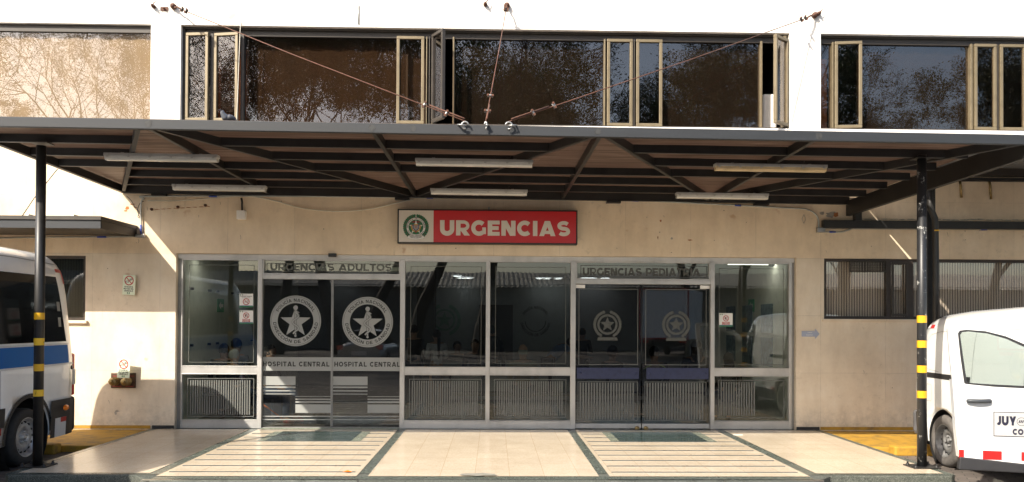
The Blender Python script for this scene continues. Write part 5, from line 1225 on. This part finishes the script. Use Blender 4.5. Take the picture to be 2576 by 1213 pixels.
for k in range(n):
    a, b = Vector(win[k]), Vector(win[(k+1) % n]); c = Vector((.55, 1.25)); ea, eb = a+(c-a).normalized()*.018, b+(c-b).normalized()*.018
    a2, b2 = a-(c-a).normalized()*.008, b-(c-b).normalized()*.008
    bm.faces.new([bm.verts.new((v.x, -.004, v.y)) for v in (a2, b2, eb, ea)])
dobj('window_seal', bm, M['plastic'], door)
bm = slab(NB(), win, .014, .018); dobj('door_window', bm, M['doorglass'], door)
bm = slab(NB(), [D(2410, 1181), D(2413, 1149), D(2576, 1167), (dl, .37), (dl, .235), D(2576, 1190)], -.02, .05); dobj('lower_trim', bm, M['plastic'], door, .01)
bm = NB(); a, b = D(2411, 1132), D(2413, 1144); hgt = .046
def band(u0, u1, mat, nm, dz=0):
    z = lambda u: .415-.005*u
    bm = NB(); poly(bm, [(u0, z(u0)-hgt/1.1), (u1, z(u1)-hgt/1.1), (u1, z(u1)+hgt/1.1), (u0, z(u0)+hgt/1.1)], -.003); dobj(nm, bm, M[mat], door)
u = lambda px: D(px, 1143)[0]
band(u(2412), u(2425), 'redtape', 'red_tape'); band(u(2425), u(2472), 'silvertape', 'silver_tape'); band(u(2472), u(2520), 'redtape', 'red_tape'); band(u(2520), u(2569), 'silvertape', 'silver_tape'); band(u(2569), u(2600), 'redtape', 'red_tape')
p0, p1 = D(2498, 1098), D(2625, 1038); bm = slab(NB(), [(p0[0], p0[1]), (p1[0], p0[1]), (p1[0], p1[1]), (p0[0], p1[1])], -.004, -.0015); pl = dobj('name_plate', bm, pm('plate_grey', (.42, .42, .41), .4, var=.02), door)
bm = NB(); outline(bm, p0[0]+.003, p1[0]-.003, p0[1]+.003, p1[1]-.003, -.0055, .006); ty = -.0055
caps_bm(bm, 'JUY', D(2506, 1070)[0], D(2556, 1070)[0], D(2530, 1070)[1], D(2530, 1047)[1], ty, .33)
caps_bm(bm, 'CO', D(2547, 1094)[0], D(2574, 1094)[0], D(2560, 1094)[1], D(2560, 1079)[1], ty, .33)
cx, cz = D(2569, 1061); ring(bm, cx, cz, .036, .040, ty, 24)
for k in range(3): poly(bm, [(cx-.026+k*.015, cz-.012), (cx-.016+k*.015, cz-.012), (cx-.008+k*.015, cz+.014), (cx-.018+k*.015, cz+.014)], ty)
dobj('lettering', bm, pm('dark_blue_ink', (.02, .02, .04), .4), door)
h0, h1 = D(2430, 1009), D(2492, 1009); 
bm = NB(); tube(bm, bez([(h0[0]+.012, -.012, h0[1]), (h0[0]+.03, -.03, h0[1]+.004), ((h0[0]+h1[0])/2, -.04, h0[1]+.004), (h1[0]-.03, -.03, h1[1]+.002), (h1[0]-.01, -.012, h1[1])], 5), .021, 10); dobj('door_handle', bm, pm('grey_handle', (.04, .045, .05), .4), door)
tag(door, 'open front door seen from outside, hinged at the right')

# --- vehicles parked across the street, seen mirrored in the glass
sd_ = thing('silver_sedan', 'silver saloon car parked behind the viewer, mirrored in the left doors', 'car', (-4.6, -18.2, ST), R(-90))
S = Hull([(-2.2, .70, .92, .34), (-2.12, .80, .98, .28), (-1.9, .86, 1.02, .24), (-.6, .88, .98, .22), (1.0, .88, .98, .22), (1.9, .84, .86, .24), (2.2, .72, .70, .3)], .60, 3.2, .06, None, .05)
bd = obj('body', S.mesh(), M['silvercar'], sd_); cut(bd, [cyl(x, a, b, .32, .37) for x in (-1.35, 1.3) for a, b in ((.5, 1.2), (-1.2, -.5))])
G = Hull([(-1.75, .60, 1.0, .9), (-1.1, .66, 1.38, .9), (-.2, .68, 1.45, .9), (.4, .66, 1.38, .9), (1.15, .62, 1.0, .9)], .95, 3.2, .12); obj('cabin_glass', G.mesh(), M['carglass'], sd_)
obj('roof', Hull([(-1.12, .56, 1.40, 1.385), (-.2, .60, 1.475, 1.39), (.42, .56, 1.40, 1.385)], 1.39, 3, .1).mesh(), M['silvercar'], sd_)
for s_ in (-1, 1):
    obj('tail_light', box(NB(), -2.20, -2.06, s_*.68-.13, s_*.68+.13, .74, .92), M['redlens'], sd_, bev=.02)
    for x in (-1.35, 1.3): wheel(sd_, x, s_*.86, s_, .318, .21, .19, 10, sub=False)
obj('number_plate', box(NB(), -2.23, -2.19, -.25, .25, .55, .70), M['paper'], sd_)
sd_.rotation_euler = (0, 0, R(-86)); 
tk = thing('box_truck', 'white box truck with red frame parked behind the viewer, mirrored in the right doors', 'truck', (8.9, -27.5, ST), R(-68))
obj('cargo_box', box(NB(), -2.0, 3.4, -1.15, 1.15, .95, 3.35), M['white_paint'], tk, bev=.02)
bm = NB()
for y in (-1.17, 1.13): 
    box(bm, -2.03, -1.97, y, y+.05, .93, 3.37)
box(bm, -2.035, -1.97, -1.119, 1.129, 3.30, 3.37); box(bm, -2.035, -1.97, -1.119, 1.129, .93, 1.0); obj('red_door_frame', bm, M['redtape'], tk)
obj('chassis', box(NB(), -1.9, 5.2, -.45, .45, .6, .93), M['black_steel'], tk); obj('cab', Hull([(3.5, 1.0, 2.4, .5), (3.7, 1.05, 2.5, .45), (4.6, 1.05, 2.5, .45), (5.1, 1.0, 1.7, .45), (5.3, .95, 1.3, .5)], 1.4, 6, .06).mesh(), M['white_paint'], tk)
for x in (-.6, 4.3):
    for s_ in (-1, 1): wheel(tk, x, s_*1.05, s_, .42, .25, .26, 8)
for s_ in (-1, 1): obj('rear_lamp', box(NB(), -2.05, -1.98, s_*.9-.2, s_*.9+.2, .78, .9), M['redlens'], tk)

# ------------------------------------------------------------------ what stands across the street (mirrored in the windows)
tb_ = thing('apartment_block', 'four storey rendered block beyond the low building, far to the left', 'building', (-40, -48, ST))  # added to keep bright sky out of the left window reflections
obj('wall', box(NB(), -22, 19, -6, 0, 0, 11.5), pm('block_render', (.16, .14, .12), .85), tb_)
for fl in range(4):
    for k in range(12): obj('window', box(NB(), -20.5+k*3.3, -18.9+k*3.3, .002, .05, 1.2+fl*2.8, 2.4+fl*2.8), M['carglass'], tb_)
lwh = thing('low_warehouse', 'long low building with ribbed roof across the street', 'building', (-8, -40, ST))
obj('wall', box(NB(), -56, 64, -5, -.0, 0, 4.2), pm('shed_wall', (.20, .18, .16), .85), lwh)
bm = NB()
for k in range(382):
    x = -56.5+k*.317; v = [bm.verts.new(p) for p in ((x, .5, 4.0), (x+.16, .5, 4.07), (x+.317, .5, 4.0), (x+.317, -5.2, 5.3), (x+.16, -5.2, 5.37), (x, -5.2, 5.3))]; bm.faces.new((v[0], v[1], v[4], v[5])); bm.faces.new((v[1], v[2], v[3], v[4]))
obj('roof', bm, pm('fibre_roof', (.25, .24, .22), .8), lwh)
def tree_mesh(seed, H_, leafy, spread=.36, nleaf=56000):
    rnd = random.Random(seed); tb = NB(); lb = NB(); tips = []
    def grow(p, d, ln, r, dep):
        pts = [p]; rs = [r]; q = p.copy(); k = 5 if dep > 3 else 3
        for i in range(k):
            d = (d+Vector((rnd.uniform(-1, 1), rnd.uniform(-1, 1), rnd.uniform(-.35, .6)))*.17).normalized(); q = q+d*ln/k; pts.append(q.copy()); rs.append(r*(1-.42*(i+1)/k))
        tube(tb, pts, rs, 6 if dep > 4 else 3, False)
        if dep <= 2: tips.append((q.copy(), dep)); tips.append((pts[2].copy(), dep))
        if dep == 0: return
        n = 3 if dep != 4 else 4
        for j in range(n):
            a = rnd.uniform(0, 6.283)+j*6.283/n; tilt = rnd.uniform(.25, .70) if dep > 4 else rnd.uniform(.30, .95)
            s = d.orthogonal().normalized(); u_ = d.cross(s); nd = (d*math.cos(tilt)+(s*math.cos(a)+u_*math.sin(a))*math.sin(tilt)); nd.z += .12; nd.normalize()
            base = pts[-1] if j else pts[-2]
            grow(base, nd, ln*rnd.uniform(.62, .80), max(.012, rs[-1]*rnd.uniform(.60, .80)), dep-1)
    grow(Vector((0, 0, 0)), Vector((0, 0, 1)), H_*spread, H_*.021, 6)
    nl = int(nleaf*leafy); dens = [rnd.random()**2 for _ in tips]
    for i in range(nl):
        kk = rnd.randrange(len(tips))
        if rnd.random() > dens[kk]*1.5+.03: continue
        c, dep = tips[kk]; g = .20
        c = c+Vector((rnd.gauss(0, g), rnd.gauss(0, g), rnd.gauss(0, g*.8))); a = Vector((rnd.gauss(0, 1), rnd.gauss(0, 1), rnd.gauss(0, 1))).normalized(); b = a.orthogonal().normalized(); b = (b*math.cos(i)+a.cross(b)*math.sin(i)); s = rnd.uniform(.022, .055)
        f = lb.faces.new([lb.verts.new(c+v) for v in (a*s*1.5, b*s*.7, -a*s*1.5, -b*s*.7)])
    tm_ = bpy.data.meshes.new('trunk'); tb.to_mesh(tm_); tb.free(); tm_.materials.append(M['bark'])
    lm = bpy.data.meshes.new('crown'); lb.to_mesh(lm); lb.free(); lm.materials.append(M['leaf'] if seed % 2 else M['leafb'])
    return tm_, lm
TM = {'bare': tree_mesh(1, 19, .30, .40), 'bare2': tree_mesh(5, 19, .55, .42), 'leafy': tree_mesh(2, 18, 2.6, .34), 'mid': tree_mesh(4, 18, .9, .38), 'leafy2': tree_mesh(7, 17, 2.3, .32)}
trees = [('leafy', -31, -34, 1.0, 'dense tree far out to the left'), ('mid', -38, -36, 1.0, 'half leafed tree far out to the left'), ('leafy2', -45, -33, 1.05, 'dense tree at the extreme left end'), ('leafy2', 36, -35, 1.0, 'dense tree at the extreme right end'), ('bare', -25, -33, 1.0, 'bare branched tree furthest to the left'), ('mid', -20.5, -35, 1.0, 'half leafed tree second from the left'), ('bare', -17.2, -31, .95, 'bare tree left of the dense tree'), ('leafy', -8.2, -30, 1.05, 'dense leafy tree just left of the sedan'), ('leafy', -11.6, -31, 1.05, 'dense leafy tree behind the silver car'), ('leafy2', -7.0, -33, 1.05, 'dense leafy tree next right of the first dense one'), ('leafy2', -4.2, -30, 1.08, 'leafy tree of many thin stems in the middle left'), ('mid', -.8, -32, 1.08, 'thin stemmed tree in the middle'), ('mid', -.6, -36, .9, 'half leafed tree at the edge of the open sky'), ('leafy2', 11.5, -33, .98, 'dense dark tree right of the open sky'), ('leafy', 15, -36, .95, 'second dense dark tree at right'), ('bare2', 17.8, -32, .92, 'bare tree right of the dense pair'), ('leafy', 28, -33, .9, 'dense tree furthest to the right'), ('mid', 22, -38, .58, 'small half leafed tree far right')]
random.seed(8)
for k, x, y, s, lab in trees:
    t = thing('street_tree', lab+', across the street', 'tree', (x, y, ST), random.uniform(0, 6), 'trees across the street'); t.scale = (s, s, s)
    for nm, me in zip(('trunk', 'crown'), TM[k]): o = bpy.data.objects.new(nm, me); C.objects.link(o); o.parent = t

# ------------------------------------------------------------------ people and furniture in the waiting room
def skinmesh(nodes_, edges, rad, sub=1):
    me = bpy.data.meshes.new('tmp'); me.from_pydata([tuple(n) for n in nodes_], edges, []); o = bpy.data.objects.new('tmp', me); C.objects.link(o)
    o.modifiers.new('s', 'SKIN'); sv = me.skin_vertices[0].data
    for i, r in enumerate(rad): sv[i].radius = (r, r) if not isinstance(r, tuple) else r; sv[i].use_root = (i == 0)
    m = o.modifiers.new('d', 'SUBSURF'); m.levels = sub; m.render_levels = sub
    bpy.context.view_layer.update(); dg = bpy.context.evaluated_depsgraph_get(); out = bpy.data.meshes.new_from_object(o.evaluated_get(dg))
    bpy.data.objects.remove(o); return out
def person(lab, x, y, rz, pose='stand', h=1.66, skin='skin1', top='grey_cloth', legs='navy_cloth', hair='hair', hairkind='short', skirt=False, floor=0.0, arms='down', sleeves=True, shoes='black_cloth', seat=.44):
    t = thing('person', lab, 'person', (x, y, floor), R(rz)); k = h/1.7; V = lambda *p: Vector(p)*k
    # the figure faces local -y
    if pose == 'stand':
        pel, che, nek, hd = V(0, .0, .93), V(0, .02, 1.28), V(0, .02, 1.46), V(0, -.01, 1.60); ht = Vector((0, 0, 1))
        L_ = [[V(s*.09, 0, .90), V(s*.10, -.01, .48), V(s*.10, .03, .08), V(s*.11, -.12, .035)] for s in (-1, 1)]
    elif pose == 'bend':
        pel, che, nek, hd = V(0, .12, .90), V(0, -.14, 1.16), V(0, -.28, 1.25), V(0, -.40, 1.27)
        L_ = [[V(s*.09, .12, .88), V(s*.10, .02+.05*s, .47), V(s*.10, .10, .08), V(s*.11, -.05, .035)] for s in (-1, 1)]
    else:
        pel, che, nek, hd = V(0, .0, seat+.10), V(0, .02, seat+.44), V(0, .0, seat+.61), V(0, -.03, seat+.75)
        L_ = [[V(s*.09, -.03, seat+.09), V(s*.13, -.44, seat+.08), V(s*.13, -.42, .09), V(s*.14, -.56, .035)] for s in (-1, 1)]
    sh = che+(nek-che)*.68
    A_ = []
    for s in (-1, 1):
        s0 = sh+Vector((s*.185*k, 0, 0))
        if arms == 'down': e, w_ = s0+V(s*.05, .03, -.28), s0+V(s*.06, -.03, -.52)
        elif arms == 'fold': e, w_ = s0+V(s*.06, .0, -.27), s0+V(-s*.06, -.22, -.24)
        elif arms == 'lap': e, w_ = s0+V(s*.05, -.03, -.27), s0+V(-s*.02, -.27, -.36)
        elif arms == 'phone': e, w_ = s0+V(s*.05, .02, -.27), s0+V(s*.03, -.24, -.12 if s > 0 else -.26)
        else: e, w_ = s0+V(s*.02, -.20, -.20), s0+V(0, -.45, -.22)
        A_.append([s0, e, w_, w_+(w_-e).normalized()*.07*k])
    nd = [pel, (pel+che)/2+Vector((0, -.01, 0)), che, sh, nek, hd-(hd-nek)*.45, hd]; rd = [(.13*k, .115*k), .115*k, (.135*k, .12*k), .10*k, .052*k, .075*k, .09*k]; ed = [(i, i+1) for i in range(6)]
    base_a = []
    for a in A_: i = len(nd); nd += a; rd += [.055*k, .042*k, .030*k, .035*k]; ed += [(3, i), (i, i+1), (i+1, i+2), (i+2, i+3)]; base_a.append(i)
    for l in L_: i = len(nd); nd += l; rd += [.09*k, .06*k, .042*k, .035*k]; ed += [(0, i), (i, i+1), (i+1, i+2), (i+2, i+3)]
    me = skinmesh(nd, ed, rd, 1); me.materials.append(M[skin]); bm = NB(); bm.from_mesh(me)
    fw = Vector((0, -1, 0)) if pose != 'bend' else Vector((0, -.6, -.8))
    # skull, nose, ears
    hb_ = bmesh.ops.create_icosphere(bm, subdivisions=2, radius=.1*k, matrix=Matrix.Translation(hd+Vector((0, 0, .02*k))) @ Matrix.Diagonal((.80, .98, 1.12, 1)))
    bmesh.ops.create_cone(bm, segments=6, radius1=.016*k, radius2=.006*k, depth=.03*k, cap_ends=True, matrix=Matrix.Translation(hd+fw*.10*k))
    for s in (-1, 1): bmesh.ops.create_icosphere(bm, subdivisions=1, radius=.024*k, matrix=Matrix.Translation(hd+Vector((s*.082*k, .005, .0))) @ Matrix.Diagonal((.4, .8, 1.2, 1)))
    # five fingers on each hand
    for a in A_:
        d = (a[3]-a[2]).normalized(); sd_ = d.cross(Vector((0, -1, .3))).normalized()
        for q in range(4):
            b0 = a[3]+sd_*(q-1.5)*.018*k; l = (.065, .075, .070, .055)[q]*k; tube(bm, [b0, b0+d*l*.55+Vector((0, -.008, -.006)), b0+d*l*.9+Vector((0, -.022, -.012))], [.009*k, .008*k, .006*k], 6)
        b0 = a[2]+sd_*.03*k+d*.02; tube(bm, [b0, b0+d*.03*k+sd_*.022*k, b0+d*.06*k+sd_*.026*k], [.010*k, .009*k, .007*k], 6)
    for f in bm.faces: f.smooth = True
    bm.to_mesh(me); bm.free(); me.name = 'body'; o = bpy.data.objects.new('body', me); C.objects.link(o); o.parent = t
    def cl(name, nn, ee, rr, mat):
        m_ = skinmesh(nn, ee, rr, 1); m_.materials.append(M[mat]); m_.name = name
        for f in m_.polygons: f.use_smooth = True
        q = bpy.data.objects.new(name, m_); C.objects.link(q); q.parent = t; return q
    n_ = [pel+Vector((0, 0, -.02)), (pel+che)/2, che, sh, nek+(sh-nek)*.35]; r_ = [(.152*k, .13*k), .132*k, (.155*k, .135*k), .118*k, .06*k]; e_ = [(0, 1), (1, 2), (2, 3), (3, 4)]
    for a in A_:
        i = len(n_); m3 = 3 if sleeves else 2; pts = [a[0], a[1], a[2]] if sleeves else [a[0], a[0]+(a[1]-a[0])*.6]; n_ += pts; r_ += [.068*k, .055*k, .042*k][:len(pts)]; e_ += [(3, i)]+[(i+j, i+j+1) for j in range(len(pts)-1)]
    cl('shirt', n_, e_, r_, top)
    n_ = [pel+Vector((0, 0, .03))]; r_ = [(.150*k, .128*k)]; e_ = []
    if skirt:
        n_ += [pel+V(0, 0, -.16), pel+V(0, 0, -.42)]; r_ += [(.175*k, .15*k), (.16*k, .13*k)]; e_ = [(0, 1), (1, 2)]
    else:
        for l in L_: i = len(n_); n_ += l[:3]; r_ += [.105*k, .076*k, .058*k]; e_ += [(0, i), (i, i+1), (i+1, i+2)]
    cl('skirt' if skirt else 'trousers', n_, e_, r_, legs)
    for l in L_:
        bm = NB(); bmesh.ops.create_icosphere(bm, subdivisions=2, radius=.05*k, matrix=Matrix.Translation(l[2]+(l[3]-l[2])*.55+Vector((0, 0, -.015))) @ Matrix.Diagonal((.95, 2.5, .95, 1)))
        o = obj('shoe', bm, M[shoes], t, True)
    bm = NB(); c = hd+Vector((0, .018*k, .035*k))
    if hairkind == 'bald':
        bmesh.ops.create_icosphere(bm, subdivisions=3, radius=.102*k, matrix=Matrix.Translation(hd+Vector((0, .012, .012))) @ Matrix.Diagonal((.86, 1.0, 1.0, 1)))
        bmesh.ops.delete(bm, geom=[v for v in bm.verts if v.co.z > hd.z+.055*k or v.co.y < hd.y-.02*k or v.co.z < hd.z-.05*k], context='VERTS')
    else:
        bmesh.ops.create_icosphere(bm, subdivisions=3, radius=.105*k, matrix=Matrix.Translation(c) @ Matrix.Diagonal((.88, 1.0, 1.08, 1)))
        bmesh.ops.delete(bm, geom=[v for v in bm.verts if (v.co.y < hd.y-.035*k and v.co.z < hd.z+.055*k) or (v.co.z < hd.z-.045*k)], context='VERTS')
        if hairkind == 'ponytail': tube(bm, bez([hd+V(0, .09, .05), hd+V(0, .15, -.02), hd+V(.0, .15, -.2), hd+V(.0, .14, -.50)], 5), [.03*k]*6+[.035*k]*5+[.03*k]*4+[.012*k], 10)
        if hairkind == 'long': 
            tube(bm, [hd+V(0, .04, .0), hd+V(0, .07, -.12), hd+V(0, .09, -.25)], [.092*k, .10*k, .06*k], 12)
    obj('hair', bm, M[hair], t, True)
    return t
def at_head(px, py, Y, seated_h=None): return UX(px, py, Y)
P_ = person
wz = lambda px, Y: UX(px, 870, Y)
P_('woman with long ponytail, white blouse and navy skirt, standing in the middle pane', wz(1098, 3), 3.0, 205, 'stand', 1.47, 'skin1', 'white_cloth', 'navy_cloth', hairkind='ponytail', skirt=True, arms='phone')
q = P_('person with dark coat and backpack standing behind the central mullion', wz(1236, 2.6), 2.6, 180, 'stand', 1.56, top='black_cloth', legs='black_cloth', hairkind='short')
bp = obj('backpack', box(NB(), -.16, .16, .14, .32, 1.0, 1.40), M['black_cloth'], q, bev=.05)
P_('person in black standing behind the left edge of the middle panes', wz(1041, 3.2), 3.2, 170, 'stand', 1.56, top='black_cloth', legs='black_cloth')
P_('nurse in pale blue tunic bending forward in the fourth pane', wz(1392, 4.2), 4.2, 90, 'bend', 1.62, 'skin1', 'blue_cloth', 'black_cloth', hairkind='short', arms='fwd', sleeves=False)
P_('person in dark clothes standing far back behind the right doors', wz(1465, 5.2), 5.2, 150, 'stand', 1.5, top='black_cloth', legs='black_cloth', arms='fold')
P_('bald grey haired man in beige jacket seated with his back to the glass', wz(1316, 1.0), 1.0, 180, 'sit', 1.66, 'skin2', 'beige_cloth', 'grey_cloth', 'hairgrey', 'bald', arms='lap')
P_('seated dark haired person in black, left one of the group in the left bay', wz(563, 1.5), 1.5, 185, 'sit', 1.62, top='black_cloth', arms='lap')
P_('taller seated man in the left bay beside the notices', wz(594, 1.9), 1.9, 170, 'sit', 1.72, top='grey_cloth', arms='lap')
P_('seated grey haired person nearest the glass in the left bay', wz(588, .95), .95, 150, 'sit', 1.52, 'skin2', 'navy_cloth', 'jeans_cloth', 'hairgrey', arms='lap')
P_('seated person in jeans and red shoes behind the left sliding door', wz(678, .9), .9, 70, 'sit', 1.62, top='navy_cloth', legs='jeans_cloth', shoes='red_cloth', arms='lap')
P_('seated man facing sideways behind the left of the hinged doors', wz(1540, 1.3), 1.3, 130, 'sit', 1.62, top='black_cloth', arms='lap')
q = P_('seated man in dark jacket with thin lime shoulder lines', wz(1646, 1.0), 1.0, 180, 'sit', 1.62, 'skin1', 'black_cloth', 'black_cloth', arms='lap')
bm = NB()
for s in (-1, 1): tube(bm, [(s*.06, .10, .96), (s*.13, .115, .935), (s*.20, .10, .89)], .008, 6)
obj('lime_piping', bm, pm('lime_piping', (.35, .6, .05), .6), q)
P_('seated long haired person in black behind the right hinged door', wz(1752, 1.4), 1.4, 175, 'sit', 1.74, top='black_cloth', hairkind='long', arms='lap')
P_('seated long haired person in black behind the lower corner of the right bay', wz(1833, .8), .8, 180, 'sit', 1.5, top='black_cloth', hairkind='long', arms='lap')
P_('seated person in the middle panes, left of the two far back', wz(1150, 4.6), 4.6, 10, 'sit', 1.6, top='grey_cloth', arms='lap')
P_('seated person in the middle panes, right of the two far back', wz(1195, 4.2), 4.2, 0, 'sit', 1.66, top='navy_cloth', arms='lap')
def bench(x, y, rz, n, lab):
    t = thing('waiting_bench', lab, 'bench', (x, y, 0), R(rz), 'metal waiting benches'); W = n*.56
    for k in range(n):
        cx = -W/2+.28+k*.56
        bm = box(NB(), cx-.25, cx+.25, -.46, -.02, .42, .445); obj('seat', bm, pm('bench_steel', (.30, .27, .18), .4, .5), t, bev=.01)
        bm = box(NB(), cx-.25, cx+.25, .02, .05, .50, .86); obj('backrest', bm, M['alu_dark'], t, bev=.01)
    obj('beam', box(NB(), -W/2, W/2, -.05, .01, .36, .415), M['alu_dark'], t)
    for s in (-1, 1): obj('leg', box(NB(), s*W*.4-.02, s*W*.4+.02, -.40, .12, 0, .36), M['alu_dark'], t)
    return t
bench(wz(575, 1.2), 1.55, 180, 3, 'metal waiting bench in the left bay'); bench(wz(1300, 1), 1.05, 180, 4, 'metal waiting bench under the bald man')
bench(wz(1610, 1.2), 1.15, 180, 4, 'metal waiting bench behind the hinged doors'); bench(wz(1175, 4.4), 4.45, 0, 4, 'metal waiting bench far back in the room')
# mop-like orange stick leaning in the left doorway
Ys = .32; a, b = (UX(652, 1010, Ys), Ys, UZ(652, 1010, Ys)), (UX(716, 1060, .18), .2, UZ(716, 1058, .2))
tag(obj('orange_stick', tube(NB(), [a, b], .010, 8), M['orangelens']), 'thin orange stick leaning behind the left sliding door', 'stick')
# wall badges and pictures at the back and sides
Yb = IYB-.012
def wallbadge(): 
    t = thing('wall_emblem', 'grey round lettered health emblem on the far wall, seen in the fourth pane', 'emblem', (UX(1347, 808, Yb), Yb, UZ(1347, 808, Yb)))
    bm = NB(); r = .40
    caps_bm(bm, 'POLICÍA NACIONAL', 0, 1, 0, 1, 0, .22, (0, 0, r*.80, r*.97, 90, 120, 1), gap=.2); caps_bm(bm, 'DIRECCIÓN DE SANIDAD', 0, 1, 0, 1, 0, .22, (0, 0, r*.80, r*.97, 270, 165, -1), gap=.2); ring(bm, 0, 0, r*.64, r*.68, 0, 40, 180, 360)
    obj('lettering', bm, M['ink'], t)
    t = thing('wall_emblem', 'faint green wreathed star emblem on the far wall, above the ponytail woman', 'emblem', (UX(1118, 805, Yb), Yb, UZ(1118, 805, Yb)))
    bm = NB(); r = .42; ring(bm, 0, 0, r*.55, r*.66, 0, 40); star(bm, 0, 0, r*.5, 0, .42); ring(bm, 0, 0, r*.8, r, -.001, 30, 108, 250); ring(bm, 0, 0, r*.8, r, -.001, 30, -70, 72); obj('relief', bm, pm('faint_green', (.12, .22, .17), .6), t)
wallbadge()
bm = box(NB(), UX(1205, 800, Yb), UX(1290, 800, Yb), Yb-.04, Yb+.01, 0, 2.1); tag(obj('grey_door', bm, M['roomdark']), 'dark grey double door in the far wall, behind the backpack person', 'door')
for px, py, lab in ((555, 769, 'green exit arrow sign on the left side wall'), (1890, 769, 'green running figure exit sign on the right side wall')):
    s = -1 if px < 1000 else 1; wx = IX0+.008 if s < 0 else IX1-.008
    v = CM @ Vector(((px-1288)/F, (-(py-606.5)+SH)/F, -1)); t_ = wx/v.x; yy, zz = -CD+v.y*t_, 1.66+v.z*t_
    t = thing('exit_sign', lab, 'sign', (wx, yy, zz), 0, 'green exit signs'); t.rotation_euler = (0, 0, R(90) if s < 0 else R(-90))
    obj('panel', box(NB(), -.17, .17, -.006, .004, -.12, .12), pm('exit_green', (.03, .30, .14), .4), t)
    bm = NB(); poly(bm, [(-.12, 0), (.0, .07), (.0, .03), (.12, .03), (.12, -.03), (.0, -.03), (.0, -.07)], -.008); obj('arrow', bm, M['paper'], t)
for k, (yy, zz) in enumerate(((2.0, 1.75), (3.1, 1.75), (4.2, 1.75), (2.0, 1.15), (3.1, 1.15), (4.2, 1.15))):
    t = thing('wall_poster', ('lower' if zz < 1.5 else 'upper')+' %s glazed picture on the right side wall' % ('nearest', 'middle', 'farthest')[k % 3], 'picture', (IX1-.012, yy, zz)); t.rotation_euler = (0, 0, R(-90)); t['group'] = 'glazed pictures on the right side wall'
    obj('frame', box(NB(), -.30, .30, -.008, .008, -.26, .26), pm('picture_tone', (.16, .22, .25), .15, var=.5, scale=9), t)
# hooks on the left side wall
for r_, zz in enumerate((2.18, 1.25)):
    for k in range(7):
        yy = .5+k*.62+(k % 2)*-.2
        o = tag(obj('wall_hook', box(NB(), IX0, IX0+.05, yy-.02, yy+.02, zz-.02, zz+.02), M['black_steel']), 'small dark hook in the %s row on the left side wall' % ('upper', 'lower')[r_], 'hook', 'hooks in the %s row' % ('upper', 'lower')[r_])
# long ceiling fittings behind the glass; right one added to brighten its bay
em2 = pm('lit_tube_cover', (.9, .9, .85), .5, emit=((1, .97, .88), 2.6), var=0)
for pa, pb, py, Y, lab in ((500, 648, 660, 1.1, 'long lit ceiling fitting in the left bay'), (1030, 1150, 657, 1.0, 'long lit ceiling fitting at the top of the third bay'), (1830, 1960, 655, 1.6, 'long lit ceiling fitting in the right bay')):
    xa, xb = UX(pa, py, Y), UX(pb, py, Y)
    t = thing('ceiling_fitting', lab, 'lamp', ((xa+xb)/2, Y, IZC-.05)); h = (xb-xa)/2
    obj('housing', box(NB(), -h, h, -.10, .10, -.02, .049), M['white_paint'], t, bev=.01); obj('cover', box(NB(), -h+.03, h-.03, -.08, .08, -.035, -.021), em2, t)
# lit round ceiling lamps
em = pm('lit_lamp', (.9, .9, 1), .5, emit=((.95, .95, 1), 4), var=0)
for k, (px, py, Y) in enumerate(((1404, 730, 3.2), (1375, 743, 4.6), (1358, 749, 5.6), (1522, 728, 2.8), (1490, 739, 4.2), (1473, 749, 5.6), (1150, 694, 1.6), (1160, 721, 2.6), (1172, 737, 3.6), (1180, 750, 5.0), (700, 735, 3), (860, 738, 3))):
    Y = min(7.6, Y); x, _ = U(px, py, Y); zz = IZC-.012
    Yd = (IZC-.01-1.66)/(UZ(px, py, 0)-1.66)*CD-CD; Yd = min(max(Yd, .6), 7.8); x = UX(px, py, Yd)
    t = thing('ceiling_lamp', 'lit round ceiling lamp seen %s' % ('in the fourth pane, nearest', 'in the fourth pane, second', 'in the fourth pane, farthest', 'in the hinged doors, nearest', 'in the hinged doors, second', 'in the hinged doors, farthest', 'in the third pane, topmost', 'in the third pane, second from top', 'in the third pane, third from top', 'in the third pane, lowest', 'in the left sliding door', 'in the right sliding door')[k], 'lamp', (x, Yd, zz), 0, 'round ceiling lamps in the waiting room')
    obj('diffuser', lathe(NB(), [(0, -.012), (.085, -.010), (.11, .0)], 24, 'z'), em, t, True)
    obj('trim_ring', lathe(NB(), [(.111, -.014), (.13, -.012), (.13, .004)], 24, 'z'), M['white_paint'], t, True)
# ------------------------------------------------------------------ pigeon on the canopy edge
x, z = U(573, 303, -3.62); z = hb(-3.62)+HH+.016
z += TILT(x)
t = thing('pigeon', 'small grey pigeon perched on the left part of the canopy edge', 'bird', (x, -3.62, z), R(55))
me = skinmesh([Vector(p) for p in ((0, 0, .075), (-.045, 0, .10), (-.07, 0, .135), (-.075, 0, .16), (.05, 0, .06), (.11, 0, .045))], [(0, 1), (1, 2), (2, 3), (0, 4), (4, 5)], [.042, .038, .022, .022, .032, .010], 2)
bm = NB(); bm.from_mesh(me); bmesh.ops.create_cone(bm, segments=6, radius1=.008, radius2=.002, depth=.025, cap_ends=True, matrix=Matrix.Translation((-.103, 0, .158)) @ Matrix.Rotation(R(-90), 4, 'Y'))
for s in (-1, 1): tube(bm, [(-.0, s*.015, .05), (-.0, s*.015, .0), (-.02, s*.018, .003)], .005, 5)
for f in bm.faces: f.smooth = True
obj('body', bm, M['bird'], t, True)
for s in (-1, 1): obj('wing', tube(NB(), bez([(-.03, s*.035, .10), (.03, s*.046, .085), (.10, s*.025, .06)], 4), [.02, .03, .032, .034, .032, .028, .022, .014, .005], 8), pm('pigeon_wing', (.06, .065, .08), .6), t, True)
for o in bpy.data.objects:
    if o.type == 'MESH' and o.name.startswith('tmp'): bpy.data.objects.remove(o)
